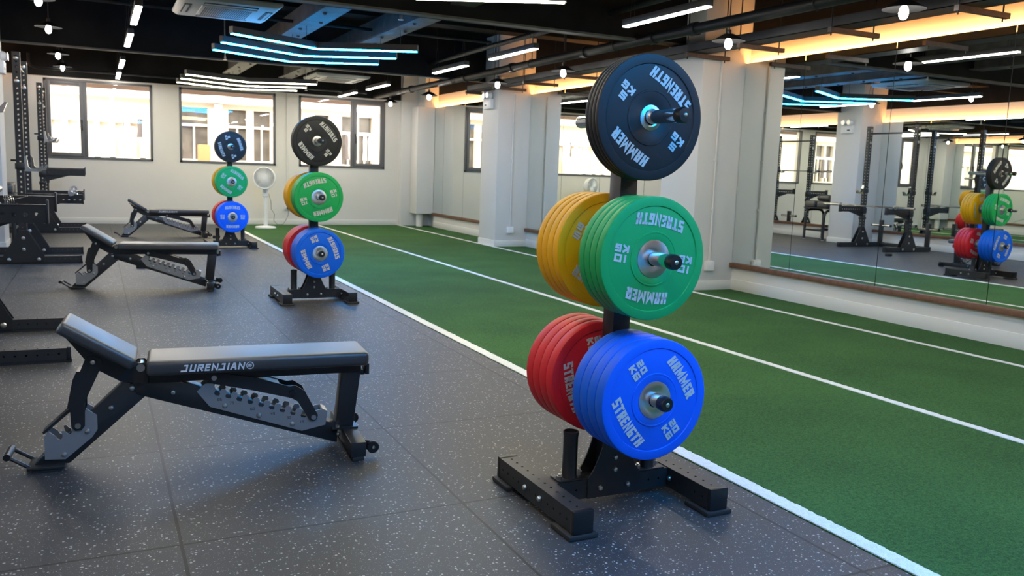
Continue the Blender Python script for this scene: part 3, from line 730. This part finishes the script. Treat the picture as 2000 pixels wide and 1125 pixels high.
for k in range(5):
    a0 = 2 * PI * k / 5; n = 6; vs = []
    for i in range(n + 1):
        r = .03 + .145 * i / n
        for s_ in (-.3, 0.3): vs.append((r * math.cos(a0 + s_ * (1 - .1 * i)), -.075 + s_ * .06, .96 + r * math.sin(a0 + s_ * (1 - .1 * i))))
    mb.add(vs, [(2 * i, 2 * i + 1, 2 * i + 3, 2 * i + 2) for i in range(n)])
mb.cyl((0, -.1, .96), (0, -.05, .96), .03, 16)
part('blades', mb, M_ACW, t)
part('back_shell', MB().lathe([(.205, -.105), (.207, -.05), (.19, .01), (.15, .045), (.09, .06), (.088, .055), (.148, .04), (.185, .006), (.20, -.05), (.20, -.105)], 48, 'Y', (0, 0, .96)), M_WHITEPL, t)
part('motor', MB().lathe([(.001, .09), (.06, .08), (.085, .03), (.09, -.03), (.05, -.05)], 28, 'Y', (0, .02, .96)), M_WHITEPL, t)
part('yoke', MB().cyl((0, .0, .74), (0, .01, .90), .03, 16), M_WHITEPL, t)
fm = Matrix.Translation((2.93, 16.85, .002)) @ Matrix.Rotation(math.radians(-22), 4, 'Z')
cb = part('power_cord', MB().tube([(3.00, 16.9, .66), (3.06, 17.0, .5), (3.08, 17.1, .36), (3.2, 17.4, .24), (3.22, 17.6, .1), (3.31, 17.7, .012), (3.42, 17.72, .012), (3.48, 17.74, .08), (3.54, 17.76, .2), (3.55, 17.775, .33)], .004, 8).xform(lambda v: fm.inverted() @ v), M_CABLE, t)
part('power_plug', MB().cyl((3.55, YB - .10, .35), (3.55, YB - .045, .35), .032, 16).xform(lambda v: fm.inverted() @ v), M_CAP, cb)

# ================================================================== PLATE TREES
SPEC = {  # name: thickness, text, steel insert radius
 'black': (.0222, '5', .046), 'green': (.0385, '10', .069), 'yellow': (.044, '15', .069), 'red': (.055, '25', .069), 'blue': (.0528, '20', .069)}
PR = .222
def plate_meshes(c):
    th, kg, ri = SPEC[c]; h = th / 2 - .0006
    prof = [(.0265, -h + .003)]
    side = [(ri, -h + .003), (ri + .002, -h + .0015), (.092, -h + .0015), (.0935, -h), (.0975, -h), (.099, -h + .003), (.184, -h + .003), (.187, -h + .004), (.1895, -h), (PR - .006, -h), (PR - .0015, -h + .002), (PR, -h + .006)]
    prof += side + [(r, -y) for r, y in reversed(side)] + [(.0265, h - .003), (.0265, -h + .003)]
    body = MB().lathe(prof, 72).mesh(c + '_plate', M_PL[c], ang=40)
    ins = [(.0262, -h - .0005), (.032, -h - .002), (ri - .012, -h - .001), (ri - .001, -h + .001), (ri - .001, -h + .0035), (.0262, -h + .0035), (.0262, -h - .0005)]
    mb = MB().lathe(ins, 56); mb.lathe([(r, -y) for r, y in ins], 56)
    insm = mb.mesh('steel_insert', M_RADIAL)
    def placer(cx, cz, arc=0):
        def f(x, y, d):
            # letters follow the curve of the rim
            return (cx + x, -h + .003 - d, cz + y - arc * x * x)
        return f
    L = [text_mb('HAMMER', .176, .042, .0092, .002, placer(0, .139, .9), .22), text_mb('STRENGTH', .205, .042, .0088, .002, placer(0, -.139, -.9), .22)]
    for s_ in (-1, 1):
        mb = text_mb(kg, .052 if len(kg) > 1 else .028, .028, .0075, .002, placer(s_ * .139, .0175), .25)
        L.append(text_mb('KG', .058, .028, .0075, .002, placer(s_ * .139, -.0175), .25, mb=mb))
    return body, insm, [m.mesh('lettering', M_LETT) for m in L]
PM = {c: plate_meshes(c) for c in SPEC}

def make_stand():
    t = thing('weight_plate_tree', '', 'weight rack', (0, 0, 0), 0, 'weight plate trees')
    part('upright', MB().box(-.0375, .0375, -.0375, .0375, .02, 1.50), M_STEELB, t, bevel=.003)
    for z in (.62, .74, 1.12, 1.24):
        for s_ in (-1, 1): part('upright_hole', MB().cyl((0, s_ * .0376, z), (0, s_ * .0380, z), .009, 12), M_ENGR, t)
    cb = MB(); perforated(cb, lambda x, y, z: (x - .26, z, .06 + y), .52, .075, .075, .0475, .0045, .003, 8, sides=(1, 0))
    part('cross_beam', cb, M_STEELB, t)
    for s_ in (-1, 1):
        x = s_ * .295
        fb_ = MB(); perforated(fb_, lambda u, y, z: (x + y, u - .30, .061 + z), .60, .078, .08, .0475, .005, .003, 8)
        f = part('foot_beam', fb_, M_STEELB, t)
        for e in (-1, 1):
            part('end_cap', MB().box(x - .0405, x + .0405, e * .30 - .012, e * .30 + .012, .019, .1035), M_CAP, f, bevel=.003)
            part('foot_pad', MB().box(x - .058, x + .058, e * .25 - .07, e * .25 + .07, 0, .018), M_RUBB, t, bevel=.004)
        for y in (-.06, .06): bolts(f, [((x + s_ * .039, y, .06), (s_, 0, 0), .011, .012)])
        bolts(f, [((x - s_ * .039, -.055, .06), (-s_, 0, 0), .010, .01)])
    # flared gusset plates, front and back
    pol = []
    for i in range(9):
        k = i / 8; pol.append((.118 - .078 * math.sin(k * PI / 2) ** .8, .10 + .24 * k))
    g = [(-.118, .022)] + [(.118, .022)] + pol + [(-x, z) for x, z in reversed(pol)]
    for s_ in (-1, 1):
        gp = part('gusset_plate', MB().prism(g, s_ * .0378, s_ * .0435), M_STEELB2, t)
        bolts(gp, [((x, s_ * .0435, z), (0, s_, 0), .0105, .011) for x, z in ((-.063, .058), (.063, .058), (0, .125), (0, .175), (0, .28))])
    # vertical bar holders
    for s_ in (-1, 1):
        x = s_ * .178
        h = part('bar_holder', MB().lathe([(.025, .285), (.03, .285), (.03, .272), (.0285, .268), (.0285, .112), (.031, .104), (.025, .104), (.025, .285)], 28, 'Z', (x, 0, 0)), M_STEELB2, t)
        part('flange', MB().box(x - .062, x + .062, -.037, .037, .098, .104), M_STEELB2, h, bevel=.002)
        for e in (-1, 1): part('nut', MB().cyl((x + e * .05, .012 * e, .104), (x + e * .05, .012 * e, .117), .011, 6).cyl((x + e * .05, .012 * e, .117), (x + e * .05, .012 * e, .124), .006, 10), M_BOLT, h)
    for z in (.463, .965, 1.462):
        for s_ in (-1, 1):
            pg = part('peg', MB().cyl((0, s_ * .037, z), (0, s_ * .335, z), .0245 if z < 2 else .024, 32).cyl((0, s_ * .037, z), (0, s_ * (.064 if s_ < 0 else .086), z), .034, 28), M_CHROME, t)
            if s_ > 0:
                part('peg_end', MB().lathe([(.0245, .335), (.0235, .342), (.018, .347), (.001, .348)], 28, 'Y').xform(lambda v: Vector((v.x, v.y, v.z + z))), M_CHROME, pg); continue
            part('peg_cap', MB().lathe([(.0268, .318), (.0275, .32), (.0275, .345), (.024, .352), (.001, .353)], 28, 'Y').xform(lambda v: Vector((v.x, s_ * v.y, v.z + z))), M_CAP, pg)
            part('cap_screw', MB().dome((0, s_ * .3525, z), (0, s_, 0), .008, .005), M_BOLT, pg)
    return t
def r_(d): return math.radians(d)
ORD = ['outermost', 'second', 'third', 'fourth']
def load_stand(cx, cyy, nm, rots, counts, proto=None):
    lab = {'nearest': 'black plate tree loaded with coloured plates, nearest the camera', 'middle': 'black plate tree loaded with coloured plates, middle of the three',
           'farthest': 'black plate tree loaded with coloured plates, farthest from the camera'}[nm]
    if proto is None: t = make_stand(); t['label'] = lab; t.location = (cx, cyy, 0)
    else: t = dup(proto, (cx, cyy, 0), 0, lab)
    for c, z, s_ in (('blue', .463, -1), ('green', .965, -1), ('black', 1.462, -1), ('red', .463, 1), ('yellow', .965, 1)):
        th = SPEC[c][0]; body, insm, let = PM[c]; n = counts[c]
        for i in range(n):
            # i = 0 is closest to the upright
            y = cyy + s_ * ((.066 if s_ < 0 else .088) + th * (i + .5))
            from_front = (n - 1 - i) if s_ < 0 else i
            p = bpy.data.objects.new('weight_plate', body); COL.objects.link(p)
            # holes hang on the peg, so the plate sits a touch below its axis
            p.location = (cx, y, z - .0015)
            rot = rots[c] if from_front == 0 else rots[c] + 47 * (i + 1)
            p.rotation_euler = (0, -r_(rot), 0)
            tag(p, f'{c} bumper plate, {nth(from_front)} from the front of its stack on the {nm} plate tree', 'weight plate', f'{c} plates on the {nm} tree')
            q = bpy.data.objects.new('steel_insert', insm); COL.objects.link(q); q.parent = p
            if from_front == 0:
                for l_ in let: q = bpy.data.objects.new('lettering', l_); COL.objects.link(q); q.parent = p
    return t
C4 = dict(blue=4, green=4, black=4, red=4, yellow=4)
st = load_stand(1.78, 2.71, 'nearest', dict(blue=-56, green=171, black=143, red=-75, yellow=150), C4)
load_stand(1.80, 7.88, 'middle', dict(blue=112, green=196, black=131, red=20, yellow=80), C4, st)
load_stand(1.76, 13.05, 'farthest', dict(blue=180, green=144, black=-72, red=100, yellow=10), C4, st)

# ================================================================== ADJUSTABLE BENCHES
def make_bench():
    t = thing('adjustable_bench', '', 'bench', (0, 0, 0), 0, 'adjustable weight benches')
    P = lambda poly, w0, w1: MB().prism(poly, w0, w1)
    seat = part('seat_pad', MB().box(-.83, .073, -.135, .135, .384, .447), M_VINYL, t, bevel=.018, seg=4)
    # white lettering with a round emblem on the near side
    zc, u0 = .413, -.573
    mb = text_mb('JURENJIaN', .243, .029, .0062, .0012, lambda x, y, d: (u0 + x, -.1352 - d, zc + y), .28, .22)
    part('lettering', mb, M_PRINT, seat)
    mb = MB(); ux = u0 + .143; R0, R1 = .0155, .0128; n = 28
    vs = [(ux + r * math.cos(2 * PI * k / n), y, zc + r * math.sin(2 * PI * k / n)) for y in (-.135, -.1365) for r in (R0, R1) for k in range(n)]
    mb.add(vs, [(2 * n + k, 2 * n + (k + 1) % n, 3 * n + (k + 1) % n, 3 * n + k) for k in range(n)] + [(k, 2 * n + k, 2 * n + (k + 1) % n, (k + 1) % n) for k in range(n)])
    for dx_ in (-.005, 0, .005):
        for q in stroke_quads([(dx_ - .005, -.006), (dx_ + .001, -.001), (dx_ - .003, .002), (dx_ + .005, .007)], .0021):
            mb.add([(ux + p.x, -.1364, zc + p.y) for p in q], [(0, 1, 2, 3)])
    part('emblem', mb, M_PRINT, seat)
    # head pad, tilted up away from the seat
    a = math.atan2(.617 - .453, -1.125 + .863)
    mb = MB().box(-.157, .157, -.125, .125, -.052, 0); part('back_pad', mb, M_VINYL, t, bevel=.017, seg=4, loc=(-.994, 0, .535), rot=(0, -(a - PI), 0))
    part('seat_rail', MB().box(-.855, .055, -.045, .045, .337, .384), M_STEELB2, t, bevel=.003)
    part('back_rail', P([(-1.13, .545), (-1.105, .512), (-1.035, .415), (-.93, .35), (-.855, .337), (-.855, .425), (-.885, .405)], -.042, .042), M_STEELB2, t)
    part('hinge', MB().cyl((-.853, -.055, .405), (-.853, .055, .405), .016, 18), M_BOLT, t)
    for s_ in (-1, 1): part('hinge_plate', P([(-.885, .34), (-.825, .34), (-.825, .40), (-.84, .425), (-.866, .425), (-.885, .40)], s_ * .044, s_ * .05), M_STEELB2, t)
    part('main_spine', P([(-.05, .016), (-.79, .262), (-.87, .29), (-.90, .335), (-.84, .345), (-.70, .335), (-.045, .10)], -.038, .038), M_STEELB2, t, bevel=.003)
    part('front_leg', P([(-.915, .352), (-.83, .288), (-1.125, .02), (-1.255, .02), (-1.225, .055), (-1.20, .07)], -.034, .034), M_STEELB2, t, bevel=.003)
    part('front_foot', MB().box(-1.275, -1.14, -.075, .075, .012, .024), M_STEELB2, t, bevel=.003)
    part('foot_pad', MB().box(-1.255, -1.15, -.07, .07, 0, .012), M_RUBB, t, bevel=.003)
    hd = part('carry_handle', MB().tube([(-1.265, -.055, .02), (-1.335, -.055, .066), (-1.345, -.05, .07)], .0075, 10).tube([(-1.265, .055, .02), (-1.335, .055, .066), (-1.345, .05, .07)], .0075, 10), M_STEELB2, t)
    part('grip', MB().cyl((-1.343, -.062, .07), (-1.343, .062, .07), .014, 18), M_CAP, hd)
    # notched front ladder plates
    lad = [(-1.213, .045), (-1.213, .140), (-1.196, .158), (-1.172, .138), (-1.168, .128), (-1.155, .122), (-1.147, .135), (-1.152, .158), (-1.142, .160), (-1.132, .148), (-1.12, .142), (-1.113, .15), (-1.115, .165),
           (-1.07, .215), (-1.06, .245), (-1.02, .215), (-1.02, .155), (-1.04, .125), (-1.125, .052), (-1.14, .04)]
    for s_ in (-1, 1):
        lp = part('front_ladder_plate', P(lad, s_ * .036, s_ * .042), M_GREYP, t, label='grey notched plate')
        bolts(lp, [((u, s_ * .042, z), (0, s_, 0), .011, .009) for u, z in ((-1.057, .15), (-1.144, .06))])
    part('ladder_guard', MB().prism([(-1.215, .147), (-1.205, .155), (-1.085, .262), (-1.095, .27), (-1.22, .155)], -.034, .034), M_STEELB2, t)
    # back strut on two cheek plates
    stp = [(-1.055, .455), (-1.025, .462), (-1.00, .45), (-.995, .425), (-1.062, .275), (-1.065, .175), (-1.078, .158), (-1.10, .157), (-1.114, .172), (-1.118, .28), (-1.10, .34)]
    for s_ in (-1, 1): part('back_strut', P(stp, s_ * .044, s_ * .050), M_STEELB2, t)
    part('strut_web', P([(-1.128, .25), (-1.118, .25), (-1.085, .375), (-1.075, .40), (-1.09, .40), (-1.105, .365)], -.045, .045), M_STEELB2, t)
    part('strut_pin', MB().cyl((-1.09, -.056, .178), (-1.09, .056, .178), .011, 14), M_BOLT, t)
    # long toothed seat ladder
    top = [(-.640, .290), (-.605, .322), (-.572, .322)]
    p0, p1 = Vector((-.572, .308)), Vector((-.168, .170)); dr = (p1 - p0).normalized(); nr = Vector((dr.y, -dr.x))
    nt_ = 9; L = (p1 - p0).length
    for i in range(nt_):
        s0 = L * (i + .18) / nt_; s1 = L * (i + .72) / nt_; sm = (s0 + s1) / 2
        for s_, dep in ((s0 - .004, 0), (s0 + .004, .010), (s0 + .002, .028), (s0 + .010, .036), (s1 - .002, .034), (s1 + .002, .026), (s1 - .004, .016), (s1 + .001, .002)):
            q = p0 + dr * s_ + nr * dep; top.append((q.x, q.y))
    top += [(-.150, .172), (-.115, .178), (-.094, .168), (-.103, .105), (-.206, .085), (-.588, .221)]
    for s_ in (-1, 1):
        lp = part('seat_ladder_plate', P(top, s_ * .0385, s_ * .0455), M_GREYP, t, label='grey toothed plate')
        bolts(lp, [((u, s_ * .0455, z), (0, s_, 0), .011, .009) for u, z in ((-.528, .222), (-.388, .169), (-.247, .119))])
        if s_ < 0:
            for tx, u, z in (('85', -.548, .258), ('75', -.50, .240), ('60', -.415, .208), ('45', -.33, .180), ('30', -.262, .157), ('15', -.205, .135)):
                part('angle_number', text_mb(tx, .017, .012, .0018, .0005, lambda x, y, d, u=u, z=z: (u + x, -.0456 - d, z - .008 + y), .25), M_ENGR, lp)
    part('ladder_stop', MB().prism([(-.115, .178), (-.094, .168), (-.100, .160), (-.12, .17)], -.045, .045), M_BRUSH, t)
    arm = [(-.60, .362), (-.57, .372), (-.40, .338), (-.26, .292), (-.235, .295), (-.195, .268), (-.137, .155), (-.140, .138), (-.157, .127), (-.175, .135), (-.225, .222), (-.25, .238), (-.42, .285), (-.575, .322), (-.598, .335)]
    for s_ in (-1, 1): part('seat_arm', P(arm, s_ * .047, s_ * .053), M_STEELB2, t)
    part('arm_web', P([(-.55, .362), (-.40, .332), (-.30, .302), (-.30, .296), (-.40, .326), (-.55, .356)], -.047, .047), M_STEELB2, t)
    part('arm_pin', MB().cyl((-.156, -.06, .146), (-.156, .06, .146), .011, 14), M_BOLT, t)
    part('arm_knob', MB().cyl((-.246, -.066, .262), (-.246, .066, .262), .014, 16), M_CAP, t)
    part('pivot_pin', MB().cyl((-.57, -.058, .347), (-.57, .058, .347), .011, 14), M_BOLT, t)
    for u, z in ((-.888, .318), (-.968, .24), (-.732, .291), (-1.028, .437)):
        bolts(t, [((u, s_ * (.038 if u > -.8 else (.034 if u > -1.0 else .05)), z), (0, s_, 0), .0115, .009) for s_ in (-1, 1)])
    part('rear_post', P([(-.056, .09), (.024, .09), (.056, .345), (-.03, .345)], -.035, .035), M_STEELB2, t, bevel=.003)
    part('seat_stop', MB().box(.055, .075, -.03, .03, .32, .345).box(.075, .092, -.045, .045, .325, .375), M_CAP, t, bevel=.003)
    rb = part('rear_beam', MB().box(-.03, .037, -.262, .262, .018, .082), M_STEELB2, t, bevel=.004)
    for s_ in (-1, 1):
        part('foot_pad', MB().box(-.022, .028, s_ * .235 - .03, s_ * .235 + .03, 0, .018), M_RUBB, rb, bevel=.003)
        wb = part('wheel_bracket', MB().prism([(.035, .03), (.075, .032), (.085, .05), (.075, .068), (.035, .075)], s_ * .205, s_ * .212), M_STEELB2, t)
        w_ = part('wheel', MB().lathe([(.010, -.012), (.024, -.012), (.027, -.008), (.027, .008), (.024, .012), (.010, .012)], 28, 'Y', (.072, s_ * .228, .047)), M_CAP, t)
        part('axle_bolt', MB().dome((.072, s_ * .240, .047), (0, s_, 0), .008, .008), M_BOLT, w_)
    for s_ in (-1, 1):
        bolts(t, [((-.045, s_ * .039, .055), (0, s_, 0), .009, .008)])
        part('nut', MB().cyl((-.05 + .05 * (s_ > 0), s_ * .05, .088), (-.05 + .05 * (s_ > 0), s_ * .05, .10), .009, 6), M_BOLT, t)
    part('beam_flange', MB().box(-.075, .04, -.06, .06, .082, .09), M_STEELB2, t)
    return t
bn = make_bench(); bn.location = (1.0, 3.70, 0); bn.rotation_euler = (0, 0, r_(-4.6))
bn['label'] = 'black adjustable bench with white lettering, nearest of the three benches'
dup(bn, (1.01, 8.85, 0), r_(-9.2), 'black adjustable bench without lettering, middle of the three benches', skip=('lettering', 'emblem'))
dup(bn, (1.60, 14.92, 0), r_(-1.5), 'black adjustable bench farthest back, in front of the back wall')

# ================================================================== POWER RACKS
def make_rack():
    """half rack: open side faces +x; origin under the midpoint between the two uprights"""
    t = thing('squat_rack', '', 'squat rack', (0, 0, 0), 0, 'half racks along the left wall')
    H = 2.38; sp = .55
    fo = MB(); perforated(fo, lambda x, y, z: (x - .62, z, .055 + y), 1.20, .07, .07, .058, .006, .003, 8, sides=(1, 1))
    fom = fo.mesh('foot_beam', M_STEELB)
    up = MB(); perforated(up, lambda x, y, z: (y, -z, .02 + x), H - .02, .08, .08, .058, .0125, .004, 12)
    upm = up.mesh('upright', M_STEELB)
    gus = [(-.21, .022), (.21, .022), (.21, .09), (.055, .37), (.042, .39), (-.042, .39), (-.055, .37), (-.21, .09)]
    for s_ in (-1, 1):
        y = s_ * sp
        u_ = link('upright', upm, t, (0, y, 0))
        f = link('foot_beam', fom, t, (0, y, 0))
        for x in (-.62, .585): part('end_cap', MB().box(x - .012, x + .012, -.038, .038, .012, .094), M_CAP, f, bevel=.003)
        part('foot_pad', MB().box(-.62, .60, -.03, .03, 0, .019), M_RUBB, f)
        for e in (-1, 1):
            g = part('gusset_plate', MB().prism(gus, y + e * .0405, y + e * .0465), M_STEELB2, t)
            bolts(g, [((x, y + e * .0465, z), (0, e, 0), .02, .012) for x, z in ((-.15, .055), (.15, .055), (0, .17), (0, .30))])
        bolts(u_, [((0, e * .0405, z), (0, e, 0), .026, .012) for z in (2.06, 2.31) for e in (-1, 1)])
    part('pull_up_bar', MB().cyl((0, -sp, 2.24), (0, sp, 2.24), .016, 18), M_STEELB2, t)
    part('rear_beam', MB().box(-.595, -.525, -sp, sp, .02, .09), M_STEELB, t, bevel=.003)
    for s_ in (-1, 1):
        pp = part('storage_post', MB().box(-.595, -.525, s_ * .55 - .035, s_ * .55 + .035, .09, .54), M_STEELB, t, bevel=.003)
        part('storage_peg', MB().cyl((-.56, s_ * .55 - .22, .43), (-.56, s_ * .55 + .22, .43), .0245, 24), M_CHROME, pp)
        for e in (-1, 1): part('peg_cap', MB().cyl((-.56, s_ * .55 + e * .22, .43), (-.56, s_ * .55 + e * .235, .43), .028, 20), M_CAP, pp)
    return t
def spotter_arms(t, z, tip, sp=.55):
    L = tip - .04
    for s_ in (-1, 1):
        y = s_ * sp
        mb = MB(); perforated(mb, lambda x, yy, zz: (.04 + x, y - zz, z - .05 + yy), L, .10, .065, .058, .0118, .003, 16, sides=(1, 0))
        a = part('spotter_arm', mb, M_STEELB2, t)
        part('arm_liner', MB().box(.04, tip, y - .034, y + .034, z, z + .008), M_CAP, a)
        part('tip_plate', MB().box(tip - .006, tip + .006, y - .04, y + .04, z - .105, z + .035), M_STEELB2, a, bevel=.002)
        part('arm_gusset', MB().prism([(.04, z - .2), (.04, z - .1), (.04 + L * .6, z - .1)], y - .004, y + .004), M_STEELB2, a)
        for za, zb in ((z - .13, z - .02), (z - .25, z - .2)): part('arm_sleeve', MB().box(-.05, .05, y - .05, y + .05, za, zb), M_STEELB2, a, bevel=.003)
def jcups(t, z, sp=.55):
    prof = [(.041, z - .07), (.041, z + .10), (.062, z + .10), (.078, z - .015), (.10, z - .04), (.17, z - .04), (.195, z - .02), (.215, z + .005), (.23, z), (.205, z - .065), (.19, z - .07)]
    for s_ in (-1, 1):
        y = s_ * sp
        j = part('j_cup', MB().prism(prof, y - .025, y + .025), M_CHROME, t)
        part('cup_sleeve', MB().box(-.052, .045, y - .05, y + .05, z - .05, z + .02), M_STEELB2, j, bevel=.003)
        part('cup_pin', MB().cyl((-.095, y, z + .05), (-.04, y, z + .05), .011, 12), M_CAP, j)
def barbell(x, y0, y1, z, label):
    t = thing('barbell', label, 'barbell', (x, (y0 + y1) / 2, z), 0, 'steel barbells on the racks')
    L = (y1 - y0) / 2
    part('shaft', MB().cyl((0, -L + .42, 0), (0, L - .42, 0), .014, 18), M_CHROME, t)
    for s_ in (-1, 1):
        sl = part('sleeve', MB().cyl((0, s_ * (L - .42), 0), (0, s_ * L, 0), .025, 24), M_CHROME, t)
        part('collar', MB().cyl((0, s_ * (L - .44), 0), (0, s_ * (L - .41), 0), .038, 24), M_BRUSH, sl)
rk = make_rack()
RX = -.76
B_ = dup(rk, (RX, 11.78, 0), 0, 'black half rack behind the middle bench, barbell on its low arms')
Cc = dup(rk, (RX, 16.25, 0), 0, 'black half rack nearest the back wall, barbell on its hooks')
rk.location = (RX, 6.35, 0); rk['label'] = 'black half rack at the left edge, only arms and feet showing'
spotter_arms(rk, .955, .50, .60); spotter_arms(B_, .80, .625); spotter_arms(Cc, 1.03, .605)
for o_ in kids(rk):
    pass
jcups(B_, 1.13); jcups(Cc, 1.53); jcups(rk, 1.6, .55)
barbell(RX + .51, 10.72, 12.87, .8335, 'steel barbell lying on the low arms of the second rack')
barbell(RX + .14, 15.15, 17.35, 1.516, 'steel barbell resting on the hooks of the farthest rack')
barbell(RX + .105, 5.27, 7.47, .9885, 'steel barbell lying on the arms of the nearest rack')
def spring_collar(loc, rz, label):
    mb = MB(); path = []
    for k in range(81):
        a = 2 * PI * k / 16; path.append((-.035 + .07 * k / 80, .026 * math.cos(a), .026 + .026 * math.sin(a)))
    mb.tube(path, .0032, 6)
    for e in (-1, 1): mb.tube([(.035, e * .018, .03), (.08, e * .016, .04), (.125, e * .012, .055), (.138, 0, .06)], .0032, 6)
    mb.tube([(.085, -.014, .042), (.11, 0, .048), (.085, .014, .042)], .0032, 6)
    mb.xform(lambda v: v * .8)
    o = part('spring_collar', mb, M_CHROME, loc=loc, rot=(0, 0, rz)); tag(o, label, 'collar', 'spring collars'); return o
spring_collar((-.46, 5.80, .9665), r_(8), 'chrome spring collar lying on the arm of the nearest rack')
spring_collar((-.21, 11.1, .812), r_(-30), 'chrome spring collar on the barbell end at the second rack')

# padded preacher-style stool behind the left pillar (seen in the mirror)
t = thing('padded_training_stool', 'black padded exercise stool with curved tube legs beside the left pillar', 'exercise stool', (-1.30, 13.86, 0))
for y in (-.27, .27):
    for s_ in (-1, 1):
        lg = part('leg', MB().tube([(s_ * .27, y, .02), (s_ * .27, y, .5), (s_ * .255, y, .58), (s_ * .2, y, .64), (s_ * .1, y, .66), (0, y, .66)], .028, 14), M_STEELB2, t)
        part('foot', MB().cyl((s_ * .27, y, 0), (s_ * .27, y, .022), .033, 16), M_BRUSH, lg)
for a_, b2 in (((-.27, -.27, .22), (-.27, .27, .22)), ((.27, -.27, .22), (.27, .27, .22)), ((-.27, 0, .22), (.27, 0, .22))): part('cross_bar', MB().cyl(a_, b2, .02, 12), M_STEELB2, t)
part('tray', MB().box(-.3, .3, -.32, .32, .685, .71), M_STEELB2, t, bevel=.006)
for x, y in ((-.15, -.17), (-.15, .17), (.15, -.17), (.15, .17)):
    part('pad', MB().box(x - .13, x + .13, y - .14, y + .14, .71, .85), M_VINYL, t, bevel=.03, seg=3)
o = part('roll_pad', MB().lathe([(.001, -.17), (.06, -.16), (.07, -.13), (.07, .13), (.06, .16), (.001, .17)], 24, 'Y', (-1.24, 13.82, .921)), M_VINYL); tag(o, 'black foam roll lying on top of the padded stool', 'foam roll')

# small rubber blocks on the floor
for x, y, lab in ((1.755, 14.62, 'small black rubber block on the floor by the farthest bench'), (.45, 10.6, 'small black rubber block on the floor beyond the middle bench')):
    o = part('rubber_block', MB().box(-.055, .055, -.035, .035, 0, .045), M_RUBB, bevel=.005, loc=(x, y, 0)); tag(o, lab, 'block')
